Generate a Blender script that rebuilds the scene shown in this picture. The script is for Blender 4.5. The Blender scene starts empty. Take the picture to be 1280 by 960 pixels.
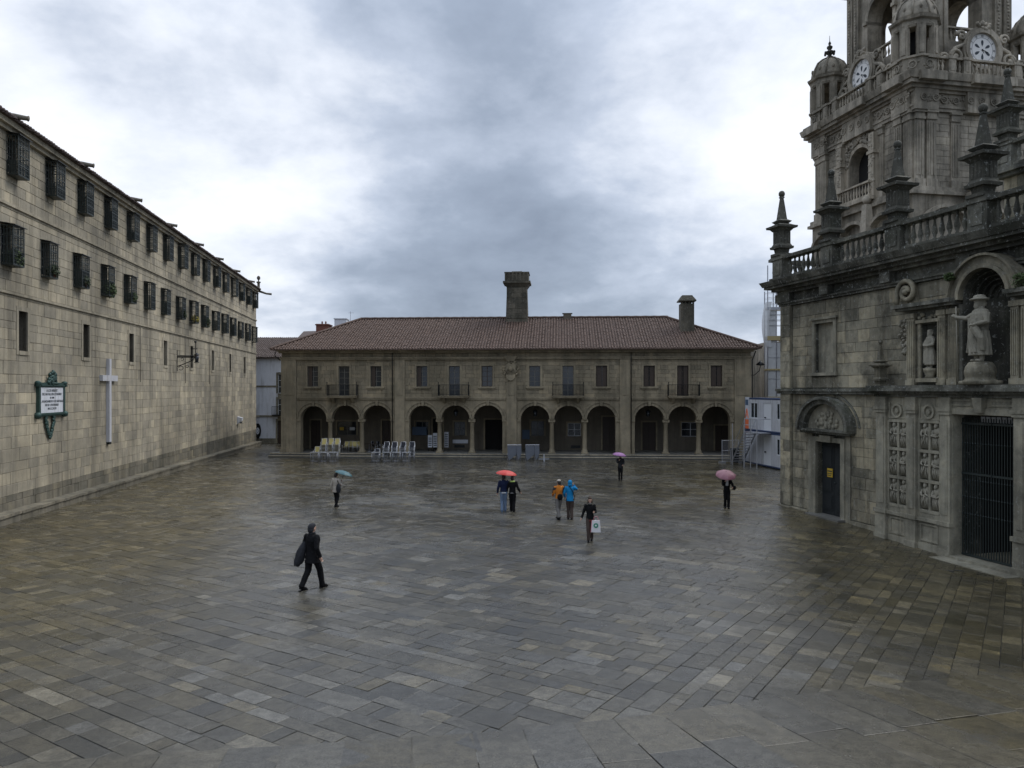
import bpy, math, random
from mathutils import Matrix, Vector
random.seed(7)
R = math.radians
S = bpy.context.scene
# ------------------------------------------------------------------ camera
F = 960.0; CX = 640.0; HY = 487.0; CAMZ = 6.0
cam = bpy.data.objects.new('camera', bpy.data.cameras.new('camera'))
S.collection.objects.link(cam); S.camera = cam
cam.location = (0, 0, CAMZ); cam.rotation_euler = (R(90), 0, 0)
cam.data.sensor_width = 36; cam.data.lens = 27; cam.data.shift_y = 7 / 1280
cam.data.clip_start = 0.1; cam.data.clip_end = 5000
# ------------------------------------------------------------------ world: overcast sky
W = bpy.data.worlds.new('World'); S.world = W; W.use_nodes = True
nt = W.node_tree; nt.nodes.clear()
def N(t, ty, **kw):
    n = t.nodes.new(ty)
    for k, v in kw.items():
        if k.startswith('i_'):
            key = k[2:]; key = int(key) if key.isdigit() else key.replace('_', ' ')
            n.inputs[key].default_value = v
        else: setattr(n, k, v)
    return n
def MA(t, op, a, b=None, clamp=False):
    n = t.nodes.new('ShaderNodeMath'); n.operation = op; n.use_clamp = clamp
    for i, v in enumerate((a, b)):
        if v is None: continue
        if isinstance(v, (int, float)): n.inputs[i].default_value = v
        else: t.links.new(v, n.inputs[i])
    return n.outputs[0]
def ramp(t, src, stops, interp='LINEAR'):
    n = t.nodes.new('ShaderNodeValToRGB'); n.color_ramp.interpolation = interp
    el = n.color_ramp.elements
    while len(el) < len(stops): el.new(0.5)
    for e, (p, c) in zip(el, stops):
        e.position = p; e.color = (c, c, c, 1) if isinstance(c, (int, float)) else (*c[:3], 1)
    t.links.new(src, n.inputs[0]); return n.outputs[0]
def MIX(t, f, a, b, mode='MIX'):
    n = t.nodes.new('ShaderNodeMix'); n.data_type = 'RGBA'; n.blend_type = mode
    for i, v in ((0, f), (6, a), (7, b)):
        if isinstance(v, (int, float)): n.inputs[i].default_value = v if i == 0 else (v, v, v, 1)
        elif isinstance(v, tuple): n.inputs[i].default_value = (*v[:3], 1)
        else: t.links.new(v, n.inputs[i])
    return n.outputs[2]
def DOT(t, vec, d):
    n = t.nodes.new('ShaderNodeVectorMath'); n.operation = 'DOT_PRODUCT'
    t.links.new(vec, n.inputs[0]); v = Vector(d).normalized(); n.inputs[1].default_value = v
    return n.outputs['Value']
SUN_EL, SUN_AZ = 50.0, 65.0        # elevation, compass bearing measured from +Y towards +X
tc = N(nt, 'ShaderNodeTexCoord'); dirv = tc.outputs['Generated']
sep = N(nt, 'ShaderNodeSeparateXYZ'); nt.links.new(dirv, sep.inputs[0])
zc = MA(nt, 'MAXIMUM', sep.outputs[2], 0.0)
den = MA(nt, 'ADD', zc, 0.34)
px_ = MA(nt, 'DIVIDE', sep.outputs[0], den); py_ = MA(nt, 'DIVIDE', sep.outputs[1], den)
cmb = N(nt, 'ShaderNodeCombineXYZ'); nt.links.new(px_, cmb.inputs[0]); nt.links.new(py_, cmb.inputs[1])
def cloudn(scale, off, det=6, rough=.55, dist=0.0):
    m = N(nt, 'ShaderNodeMapping'); m.inputs['Location'].default_value = off
    nt.links.new(cmb.outputs[0], m.inputs[0])
    n = N(nt, 'ShaderNodeTexNoise', i_Scale=scale, i_Detail=det, i_Roughness=rough, i_Distortion=dist)
    nt.links.new(m.outputs[0], n.inputs['Vector']); return n.outputs['Fac']
n1 = cloudn(1.15, (3.1, 1.7, 0.0), 7, .55, .15)
n2 = cloudn(2.8, (9.2, 4.4, 2.0), 9, .58, .1)
n3 = cloudn(0.6, (1.3, 7.7, 5.0), 3, .5)
dens = MA(nt, 'ADD', MA(nt, 'MULTIPLY', n1, 0.58), MA(nt, 'MULTIPLY', n2, 0.38))
dens = MA(nt, 'ADD', dens, MA(nt, 'MULTIPLY', n3, 0.30))      # centred ~0.61
# thicker cloud low ahead, thinner towards both upper sides
def blob(d, lo, hi):
    n = N(nt, 'ShaderNodeMapRange', clamp=True, interpolation_type='SMOOTHSTEP'); n.inputs[1].default_value = lo; n.inputs[2].default_value = hi
    nt.links.new(DOT(nt, dirv, d), n.inputs[0]); return n.outputs[0]
thin = MA(nt, 'MULTIPLY', blob((-.62, 1, .42), .84, 1.0), .105)
thin = MA(nt, 'ADD', thin, MA(nt, 'MULTIPLY', blob((.50, 1, .42), .88, 1.0), .16))
thin = MA(nt, 'ADD', thin, MA(nt, 'MULTIPLY', blob((-.29, 1, .085), .9955, .9998), .12))
thin = MA(nt, 'ADD', thin, MA(nt, 'MULTIPLY', blob((-.05, 1, .55), .88, 1.0), .055))
thick = MA(nt, 'MULTIPLY', blob((.10, 1, .14), .86, 1.0), .045)
lift = N(nt, 'ShaderNodeMapRange', clamp=True, interpolation_type='SMOOTHSTEP'); lift.inputs[1].default_value = .36; lift.inputs[2].default_value = .85; nt.links.new(zc, lift.inputs[0])
thin = MA(nt, 'ADD', thin, MA(nt, 'MULTIPLY', lift.outputs[0], .10))      # overcast is brightest overhead
cl = MA(nt, 'SUBTRACT', MA(nt, 'ADD', dens, thick), MA(nt, 'ADD', thin, .012))
ccol = ramp(nt, cl, [(.36, (.98, 1.0, 1.04)), (.47, (.73, .775, .86)), (.55, (.47, .53, .64)), (.64, (.31, .365, .46)), (.78, (.20, .24, .315))])
sky = N(nt, 'ShaderNodeTexSky', sky_type='NISHITA'); sky.sun_disc = False
sky.sun_elevation = R(SUN_EL); sky.sun_rotation = R(SUN_AZ)
scl = N(nt, 'ShaderNodeMix', data_type='RGBA', blend_type='MULTIPLY'); scl.inputs[0].default_value = 1
nt.links.new(ccol, scl.inputs[6]); gain = MA(nt, 'ADD', 8.6, MA(nt, 'MULTIPLY', lift.outputs[0], 9.0)); gc = N(nt, 'ShaderNodeCombineXYZ'); [nt.links.new(gain, gc.inputs[i]) for i in range(3)]; nt.links.new(gc.outputs[0], scl.inputs[7])
fin = MIX(nt, 0.94, sky.outputs[0], scl.outputs[2])
bg = N(nt, 'ShaderNodeBackground'); bg.inputs[1].default_value = 0.1
nt.links.new(fin, bg.inputs[0])
wo = N(nt, 'ShaderNodeOutputWorld'); nt.links.new(bg.outputs[0], wo.inputs[0])
sun = bpy.data.objects.new('sun', bpy.data.lights.new('sun', 'SUN')); S.collection.objects.link(sun)
sun.data.energy = 0.95; sun.data.angle = R(24); sun.data.color = (1, .96, .9)
sv = Vector((math.sin(R(SUN_AZ)) * math.cos(R(SUN_EL)), math.cos(R(SUN_AZ)) * math.cos(R(SUN_EL)), math.sin(R(SUN_EL))))
sun.rotation_euler = sv.to_track_quat('Z', 'Y').to_euler()
S.view_settings.view_transform = 'Standard'; S.view_settings.look = 'None'
S.view_settings.exposure = 0.48; S.view_settings.gamma = 1.0
# ------------------------------------------------------------------ materials
MATS = {}
def newmat(name):
    m = bpy.data.materials.new(name); m.use_nodes = True; t = m.node_tree
    b = t.nodes['Principled BSDF']; MATS[name] = m
    return m, t, b
def noise(t, scale, det=4, rough=.55, sc=(1, 1, 1), src=None, off=(0, 0, 0)):
    g = N(t, 'ShaderNodeNewGeometry') if src is None else None
    mp = N(t, 'ShaderNodeMapping'); mp.inputs['Scale'].default_value = sc; mp.inputs['Location'].default_value = off
    t.links.new(g.outputs['Position'] if g else src, mp.inputs[0])
    n = N(t, 'ShaderNodeTexNoise', i_Scale=scale, i_Detail=det, i_Roughness=rough)
    t.links.new(mp.outputs[0], n.inputs['Vector']); return n.outputs['Fac']
def bump(t, b, h, strength=.4, dist=.02):
    n = N(t, 'ShaderNodeBump', i_Strength=strength, i_Distance=dist)
    t.links.new(h, n.inputs['Height']); t.links.new(n.outputs[0], b.inputs['Normal'])
def shade(t):
    a = N(t, 'ShaderNodeAttribute', attribute_name='shade'); return a.outputs['Fac']
def stone(name, cA, cB, cC, streak=.5, lichen=0.0, moss=0.0, rough=.85, var=.8, grime=.5, crust=0.0):
    m, t, b = newmat(name)
    s = shade(t)
    n1 = noise(t, 2.2, 5)
    f = MA(t, 'ADD', MA(t, 'MULTIPLY', s, var), MA(t, 'MULTIPLY', n1, 1.0 - var * .5), True)
    f = MA(t, 'SUBTRACT', f, .08, True)
    c = ramp(t, f, [(.15, cB), (.55, cA), (.95, cC)])
    # water stains running down, with soot
    st = noise(t, 1.1, 5, .6, (1, 1, .10))
    stf = ramp(t, st, [(.46, 0.0), (.68, 1.0)])
    c = MIX(t, MA(t, 'MULTIPLY', stf, streak), c, (cB[0] * .32, cB[1] * .32, cB[2] * .31))
    gr = noise(t, .23, 6, .62)
    grf = ramp(t, gr, [(.42, 0.0), (.66, 1.0)])
    c = MIX(t, MA(t, 'MULTIPLY', grf, grime), c, (cB[0] * .5, cB[1] * .5, cB[2] * .47))
    s2 = noise(t, 3.2, 5, .65, (1, 1, .05), off=(7, 1, 0))
    c = MIX(t, MA(t, 'MULTIPLY', ramp(t, s2, [(.54, 0.0), (.66, 1.0)]), streak * .8), c, (cB[0] * .5, cB[1] * .47, cB[2] * .42))
    if crust:
        k1 = noise(t, .42, 8, .68, (1, 1, .7), off=(2, 8, 3)); c = MIX(t, MA(t, 'MULTIPLY', ramp(t, k1, [(.46, 0.0), (.58, 1.0)]), crust), c, (.022, .022, .018))
        k2 = noise(t, 1.9, 7, .7, off=(12, 8, 3)); c = MIX(t, MA(t, 'MULTIPLY', ramp(t, k2, [(.52, 0.0), (.62, 1.0)]), crust * .7), c, (.035, .034, .024))
    if lichen:
        l = noise(t, 7.5, 7, .8); lf = ramp(t, l, [(.57, 0.0), (.63, 1.0)])
        c = MIX(t, MA(t, 'MULTIPLY', lf, lichen), c, (.38, .39, .36))
    if moss:
        mo = noise(t, .9, 6, .7, off=(5, 5, 5)); mf = ramp(t, mo, [(.50, 0.0), (.66, 1.0)])
        g = N(t, 'ShaderNodeNewGeometry'); sp = N(t, 'ShaderNodeSeparateXYZ'); t.links.new(g.outputs['Normal'], sp.inputs[0])
        up = MA(t, 'ADD', MA(t, 'MULTIPLY', MA(t, 'MAXIMUM', sp.outputs[2], 0), .7), .35)
        c = MIX(t, MA(t, 'MULTIPLY', MA(t, 'MULTIPLY', mf, up), moss), c, (.035, .042, .018))
    fine = noise(t, 24, 5, .7)
    c = MIX(t, .55, c, ramp(t, fine, [(.3, .45), (.7, .62)]), 'OVERLAY')
    t.links.new(c, b.inputs['Base Color']); b.inputs['Roughness'].default_value = rough
    b.inputs['Specular IOR Level'].default_value = .3
    h = MA(t, 'ADD', MA(t, 'MULTIPLY', fine, .5), noise(t, 6, 4))
    bump(t, b, h, .5, .03)
    return m
def weathered(name, col, rough):
    m, t, b = newmat(name)
    n = noise(t, 2.5, 6, .65); d = noise(t, 3.5, 6, .7, (1, 1, .10))
    c = MIX(t, n, tuple(x * .86 for x in col), tuple(min(1, x * 1.08) for x in col))
    c = MIX(t, MA(t, 'MULTIPLY', ramp(t, d, [(.5, 0.0), (.68, 1.0)]), .55), c, (col[0] * .38, col[1] * .36, col[2] * .32))
    t.links.new(c, b.inputs['Base Color']); b.inputs['Roughness'].default_value = rough; bump(t, b, n, .2, .02)
    return m
def plain(name, col, rough=.6, metal=0.0, var=.15, scale=6, bmp=.15, spec=.5, alpha=1.0):
    if name in ('white_plaster', 'pale_cross', 'cabin_white', 'marble_white', 'tarp_white'): return weathered(name, col, rough)
    m, t, b = newmat(name)
    n = noise(t, scale, 5, .6)
    c = MIX(t, n, tuple(x * (1 - var) for x in col), tuple(min(1, x * (1 + var)) for x in col))
    c = MIX(t, MA(t, 'MULTIPLY', MA(t, 'SUBTRACT', shade(t), .5), .6), c, MIX(t, 1, c, 1.6, 'MULTIPLY'))
    t.links.new(c, b.inputs['Base Color']); b.inputs['Roughness'].default_value = rough
    b.inputs['Metallic'].default_value = metal; b.inputs['Specular IOR Level'].default_value = .15 if name.startswith('cloth') else spec
    b.inputs['Alpha'].default_value = alpha
    if bmp: bump(t, b, n, bmp, .02)
    return m
stone('granite_warm', (.37, .33, .25), (.24, .218, .175), (.52, .45, .32), .55, .20, 0, .85, .68, .55)
stone('granite_damp', (.20, .18, .14), (.12, .115, .09), (.30, .26, .18), .6, .05, .3, .8, .75, .6)
stone('pinnacle_stone', (.085, .082, .066), (.045, .045, .036), (.15, .14, .105), .5, .6, .5, .85, .6, .5, .4)
stone('chimney_stone', (.14, .125, .095), (.07, .066, .05), (.22, .19, .14), .5, .3, .4, .85, .6, .5, .4)
stone('granite_mortar', (.15, .137, .11), (.10, .094, .075), (.2, .17, .13), .3)
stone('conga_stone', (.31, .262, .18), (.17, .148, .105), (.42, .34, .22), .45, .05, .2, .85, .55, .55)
stone('conga_shade_wall', (.15, .13, .10), (.10, .09, .07), (.2, .17, .13), .35)  # darker copy of conga_stone, arcade shade put into the colour
stone('cathedral_stone', (.33, .30, .22), (.17, .155, .115), (.50, .43, .29), .60, .45, .35, .85, .8, .60, .55)
stone('cathedral_dark', (.175, .17, .14), (.09, .09, .072), (.32, .295, .22), .65, .9, .9, .85, .6, .6, .75)
stone('cathedral_carved', (.34, .315, .24), (.17, .16, .125), (.52, .455, .32), .50, .40, .25, .85, .5, .5, .35)
stone('tower_stone', (.43, .38, .30), (.24, .215, .17), (.62, .54, .41), .70, .35, .12, .85, .5, .6, .32)
stone('tower_warm', (.43, .375, .29), (.24, .21, .165), (.54, .47, .36), .6, .25, 0, .85, .5, .55)
stone('statue_stone', (.33, .305, .24), (.20, .19, .15), (.40, .37, .29), .35, .25, .15, .85, .3, .45)
stone('step_stone', (.16, .155, .14), (.09, .088, .08), (.23, .22, .19), .2, .1, .2, .5, .5, .4)
plain('white_plaster', (.62, .64, .68), .8, var=.1, scale=1.2)
plain('roof_tile', (.100, .063, .046), .75, var=.6, scale=3.0)
plain('roof_tile_dark', (.085, .062, .052), .8, var=.4, scale=2.5)
plain('iron', (.036, .046, .044), .5, .3, var=.3, scale=20)
plain('iron_black', (.012, .014, .015), .4, .4, var=.3, scale=20)
plain('bronze_green', (.045, .085, .075), .55, .5, var=.5, scale=14)
plain('marble_white', (.66, .68, .72), .5, var=.06, scale=6)
plain('grey_metal', (.42, .43, .46), .35, .7, var=.1)
plain('pale_cross', (.50, .50, .52), .6, var=.12, scale=3)
plain('window_glass', (.018, .024, .030), .08, var=.3, scale=1, bmp=.05, spec=.6)
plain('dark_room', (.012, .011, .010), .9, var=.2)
plain('wood_dark', (.045, .030, .020), .55, var=.4, scale=14)
plain('wood_green_black', (.011, .014, .015), .75, var=.4, scale=10)
plain('wood_grey', (.12, .115, .10), .6, var=.2, scale=10)
plain('white_paint', (.60, .61, .62), .5, var=.05)
plain('aluminium', (.50, .51, .53), .35, .6, var=.1)
plain('yellow_rattan', (.50, .42, .16), .6, var=.25, scale=30)
plain('black_rattan', (.016, .018, .026), .5, var=.25, scale=30)
plain('grey_blue_metal', (.11, .12, .14), .45, .2, var=.15, scale=5)
plain('cabin_white', (.50, .505, .52), .5, var=.07, scale=1.5)
plain('cabin_blue', (.03, .05, .11), .45, var=.1)
plain('orange_print', (.70, .16, .06), .6)
plain('blue_print', (.07, .11, .17), .6)
plain('net_sheet', (.60, .61, .61), .8, var=.2, scale=2, alpha=.82)
plain('board_yellow', (.42, .34, .17), .7, var=.2)
plain('brick_red', (.16, .065, .045), .85, var=.4, scale=9)
plain('leaf_green', (.050, .078, .020), .7, var=.5, scale=9)
plain('leaf_dark', (.028, .045, .016), .7, var=.5, scale=9)
plain('leaf_yellow', (.42, .34, .03), .7, var=.3, scale=9)
plain('skin', (.42, .26, .19), .55, var=.08, scale=15)
plain('hair_dark', (.018, .013, .010), .6, var=.3, scale=60)
plain('hair_brown', (.055, .033, .020), .6, var=.3, scale=60)
plain('cloth_black', (.006, .006, .007), .8, var=.3, scale=20)
plain('cloth_charcoal', (.028, .029, .033), .85, var=.3, scale=20)
plain('cloth_navy', (.009, .014, .040), .8, var=.3, scale=20)
plain('cloth_cream', (.40, .36, .31), .85, var=.12, scale=15)
plain('cloth_jeans', (.13, .18, .26), .85, var=.25, scale=15)
plain('cloth_grey', (.16, .15, .14), .85, var=.2, scale=15)
plain('cloth_brown', (.065, .048, .040), .85, var=.2, scale=15)
plain('cloth_orange', (.50, .17, .025), .75, var=.15, scale=15)
plain('cloth_blue', (.010, .19, .42), .7, var=.15, scale=15)
plain('cloth_lime', (.42, .55, .16), .8)
plain('cloth_white', (.55, .55, .55), .8)
plain('cloth_stripe', (.12, .035, .03), .8)
plain('umbrella_red', (.50, .030, .018), .5, var=.1)
plain('umbrella_teal', (.030, .10, .115), .5, var=.15)
plain('umbrella_violet', (.26, .10, .26), .5, var=.15)
plain('umbrella_rose', (.24, .095, .12), .5, var=.15)
plain('bag_white', (.62, .60, .60), .5, var=.05)
plain('bag_pink', (.60, .20, .24), .5, var=.1)
plain('logo_green', (.02, .20, .12), .5)
plain('notice_yellow', (.50, .33, .03), .6)
plain('ink_dark', (.03, .04, .05), .7)
plain('clock_white', (.70, .69, .66), .5, var=.08, scale=8)
plain('tarp_white', (.55, .57, .60), .5, var=.1)
# wet paving
m, t, b = newmat('wet_paving')
s = shade(t)
hue = N(t, 'ShaderNodeAttribute', attribute_name='hue').outputs['Fac']
c1 = ramp(t, s, [(0, (.032, .032, .029)), (.5, (.055, .053, .046)), (1, (.135, .131, .116))])
c2 = ramp(t, s, [(0, (.042, .036, .019)), (.5, (.080, .065, .033)), (1, (.165, .132, .068))])
c = MIX(t, hue, c1, c2)
gn = noise(t, 45, 4, .8); c = MIX(t, .9, c, ramp(t, gn, [(.32, .22), (.68, .80)]), 'OVERLAY')
mn = noise(t, 5, 6, .7); c = MIX(t, .8, c, ramp(t, mn, [(.35, .32), (.65, .66)]), 'OVERLAY')
pt = noise(t, .8, 6, .65); c = MIX(t, MA(t, 'MULTIPLY', ramp(t, pt, [(.48, 0.0), (.64, 1.0)]), .6), c, (.030, .028, .022))
t.links.new(c, b.inputs['Base Color'])
wet = noise(t, .16, 5, .6, (1, 1, 1), off=(3, 2, 0)); wet2 = noise(t, 1.6, 4, .6)
wf = MA(t, 'ADD', MA(t, 'MULTIPLY', wet, .65), MA(t, 'MULTIPLY', wet2, .35))
t.links.new(ramp(t, wf, [(.40, .09), (.49, .19), (.60, .38)]), b.inputs['Roughness'])
b.inputs['Specular IOR Level'].default_value = .55
bump(t, b, MA(t, 'ADD', MA(t, 'MULTIPLY', noise(t, 34, 5, .8), .55), noise(t, 3.2, 5, .65)), .45, .03)
m, t, b = newmat('wet_joint')
b.inputs['Base Color'].default_value = (.022, .021, .016, 1); b.inputs['Roughness'].default_value = .55
bump(t, b, noise(t, 20), .4, .02)
# ------------------------------------------------------------------ mesh helper
FACES = ((0, 3, 2, 1), (4, 5, 6, 7), (0, 1, 5, 4), (1, 2, 6, 5), (2, 3, 7, 6), (3, 0, 4, 7))
class MB:
    def __init__(s, M=None):
        s.v = []; s.f = []; s.s = []; s.sm = []; s.M = M or Matrix.Identity(4); s.sh = .5
    def add(s, vs, fs, smooth=False, sh=None):
        o = len(s.v); M = s.M
        s.v += [tuple(M @ Vector(p)) for p in vs]
        s.f += [tuple(i + o for i in f) for f in fs]
        s.s += [s.sh if sh is None else sh] * len(fs); s.sm += [smooth] * len(fs)
        return s
    def box(s, x0, x1, y0, y1, z0, z1, sh=None):
        return s.add([(x0, y0, z0), (x1, y0, z0), (x1, y1, z0), (x0, y1, z0), (x0, y0, z1), (x1, y0, z1), (x1, y1, z1), (x0, y1, z1)], FACES, sh=sh)
    def hexa(s, vs, sh=None): return s.add(vs, FACES, sh=sh)
    def frus(s, cx, cy, z0, z1, a0, a1, b0=None, b1=None, sh=None):      # rectangular frustum
        b0 = a0 if b0 is None else b0; b1 = a1 if b1 is None else b1
        return s.hexa([(cx - a0, cy - b0, z0), (cx + a0, cy - b0, z0), (cx + a0, cy + b0, z0), (cx - a0, cy + b0, z0),
                       (cx - a1, cy - b1, z1), (cx + a1, cy - b1, z1), (cx + a1, cy + b1, z1), (cx - a1, cy + b1, z1)], sh)
    def lathe(s, prof, n=12, c=(0, 0, 0), smooth=True, sx=1, sy=1, ph=0.0):
        vs = []; fs = []
        for r, z in prof:
            for k in range(n):
                a = 2 * math.pi * (k + ph) / n; vs.append((c[0] + r * sx * math.cos(a), c[1] + r * sy * math.sin(a), c[2] + z))
        for j in range(len(prof) - 1):
            for k in range(n):
                k2 = (k + 1) % n; fs.append((j * n + k, j * n + k2, (j + 1) * n + k2, (j + 1) * n + k))
        fs.append(tuple(range(n - 1, -1, -1))); fs.append(tuple((len(prof) - 1) * n + k for k in range(n)))
        return s.add(vs, fs, smooth)
    def tube(s, pts, r, n=8, smooth=True):
        pts = [Vector(p) for p in pts]; rr = r if isinstance(r, (list, tuple)) else [r] * len(pts)
        vs = []; fs = []; up = None
        for i, p in enumerate(pts):
            d = (pts[min(i + 1, len(pts) - 1)] - pts[max(i - 1, 0)]).normalized()
            if up is None: up = Vector((0, 0, 1)) if abs(d.z) < .9 else Vector((1, 0, 0))
            a = d.cross(up).normalized(); bb = a.cross(d).normalized(); up = bb
            for k in range(n):
                t = 2 * math.pi * k / n; vs.append(tuple(p + (a * math.cos(t) + bb * math.sin(t)) * rr[i]))
        for j in range(len(pts) - 1):
            for k in range(n):
                k2 = (k + 1) % n; fs.append((j * n + k, j * n + k2, (j + 1) * n + k2, (j + 1) * n + k))
        fs.append(tuple(range(n - 1, -1, -1))); fs.append(tuple((len(pts) - 1) * n + k for k in range(n)))
        return s.add(vs, fs, smooth)
    def bar(s, p, q, r): return s.tube([p, q], r, 4, False)
    def ell(s, c, r, n=10, m=6):
        if isinstance(r, (int, float)): r = (r, r, r)
        prof = [(max(.02, math.sin(math.pi * j / m)), -math.cos(math.pi * j / m)) for j in range(m + 1)]
        vs = []; fs = []
        for q, z in prof:
            for k in range(n):
                a = 2 * math.pi * k / n; vs.append((c[0] + r[0] * q * math.cos(a), c[1] + r[1] * q * math.sin(a), c[2] + r[2] * z))
        for j in range(m):
            for k in range(n):
                k2 = (k + 1) % n; fs.append((j * n + k, j * n + k2, (j + 1) * n + k2, (j + 1) * n + k))
        fs.append(tuple(range(n - 1, -1, -1))); fs.append(tuple(m * n + k for k in range(n)))
        return s.add(vs, fs, True)
    def etube(s, rings, n=14):
        vs = []; fs = []
        for x, y, z, a, bq in rings:
            for k in range(n):
                t = 2 * math.pi * k / n; vs.append((x + a * math.cos(t), y + bq * math.sin(t), z))
        for j in range(len(rings) - 1):
            for k in range(n):
                k2 = (k + 1) % n; fs.append((j * n + k, j * n + k2, (j + 1) * n + k2, (j + 1) * n + k))
        fs.append(tuple(range(n - 1, -1, -1))); fs.append(tuple((len(rings) - 1) * n + k for k in range(n)))
        return s.add(vs, fs, True)
    def arc_ring(s, cx, cz, r0, r1, y0, y1, a0=0, a1=180, n=16, sx=1.0, sz=1.0):   # ring sector in the xz plane
        for k in range(n):
            t0 = R(a0 + (a1 - a0) * k / n); t1 = R(a0 + (a1 - a0) * (k + 1) / n)
            P = lambda r, t, y: (cx + sx * r * math.cos(t), y, cz + sz * r * math.sin(t))
            s.hexa([P(r0, t1, y0), P(r0, t0, y0), P(r0, t0, y1), P(r0, t1, y1), P(r1, t1, y0), P(r1, t0, y0), P(r1, t0, y1), P(r1, t1, y1)])
        return s
    def disc(s, cx, cz, r, y0, y1, n=24, sx=1, sz=1):
        vs = [(cx + sx * r * math.cos(2 * math.pi * k / n), y, cz + sz * r * math.sin(2 * math.pi * k / n)) for y in (y0, y1) for k in range(n)]
        fs = [tuple(range(n)), tuple(range(2 * n - 1, n - 1, -1))] + [(k + n, (k + 1) % n + n, (k + 1) % n, k) for k in range(n)]
        return s.add(vs, fs)
    def mesh(s, name, mat):
        me = bpy.data.meshes.new(name); me.from_pydata(s.v, [], s.f)
        me.attributes.new('shade', 'FLOAT', 'FACE').data.foreach_set('value', s.s)
        me.polygons.foreach_set('use_smooth', s.sm)
        if mat: me.materials.append(MATS[mat])
        me.update(); return me
    def build(s, name, mat, parent=None, **kw):
        return link(name, s.mesh(name, mat), parent, **kw)
def link(name, me, parent=None, loc=None, rotz=None, kind=None, **kw):
    o = bpy.data.objects.new(name, me); S.collection.objects.link(o)
    if parent: o.parent = parent
    if loc is not None: o.location = loc
    if rotz is not None: o.rotation_euler = (0, 0, rotz)
    if kind: o['kind'] = kind
    for k, v in kw.items(): o[k] = v
    return o
def thing(name, label, cat, loc=(0, 0, 0), rotz=0, group=None):
    o = link(name, None, None, loc, rotz, label=label, category=cat)
    o.empty_display_size = .3
    if group: o['group'] = group
    return o
def sub_rects(r, holes):
    out = [r]
    for h in holes:
        nx = []
        for (a, b_, c_, d) in out:
            if h[0] >= b_ or h[1] <= a or h[2] >= d or h[3] <= c_: nx.append((a, b_, c_, d)); continue
            if h[0] > a: nx.append((a, h[0], c_, d))
            if h[1] < b_: nx.append((h[1], b_, c_, d))
            m0, m1 = max(a, h[0]), min(b_, h[1])
            if h[2] > c_: nx.append((m0, m1, c_, h[2]))
            if h[3] < d: nx.append((m0, m1, h[3], d))
        out = nx
    return out
def wall_holes(mb, x0, x1, z0, z1, y0, y1, holes):
    xs = sorted({x0, x1, *[min(max(h[i], x0), x1) for h in holes for i in (0, 1)]})
    for a, b_ in zip(xs[:-1], xs[1:]):
        if b_ - a < 1e-4: continue
        mid = (a + b_) / 2
        cut = sorted((h[2], h[3]) for h in holes if h[0] < mid < h[1])
        z = z0
        for c_, d in cut:
            if c_ > z: mb.box(a, b_, y0, y1, z, c_)
            z = max(z, d)
        if z < z1: mb.box(a, b_, y0, y1, z, z1)
    return mb
def arch_wall(mb, x0, x1, z0, z1, y0, y1, arches, n=14):
    """wall with round-headed openings; arches = (cx, r, zspring, zbottom)"""
    x = x0
    for cx, r, zs, zb in arches:
        if cx - r > x: mb.box(x, cx - r, y0, y1, z0, z1)
        for k in range(n):
            t0 = math.pi - math.pi * k / n; t1 = math.pi - math.pi * (k + 1) / n
            a, b_ = cx + r * math.cos(t0), cx + r * math.cos(t1); za, zb_ = zs + r * math.sin(t0), zs + r * math.sin(t1)
            mb.hexa([(a, y0, za), (b_, y0, zb_), (b_, y1, zb_), (a, y1, za), (a, y0, z1), (b_, y0, z1), (b_, y1, z1), (a, y1, z1)])
        if zb > z0: mb.box(cx - r, cx + r, y0, y1, z0, zb)
        x = cx + r
    if x < x1: mb.box(x, x1, y0, y1, z0, z1)
    return mb
def in_view(p, near=.5):
    if p[1] < near: return False
    x = CX + F * p[0] / p[1]; y = HY - F * (p[2] - CAMZ) / p[1]
    return -10 < x < 1290 and -10 < y < 970
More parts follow.
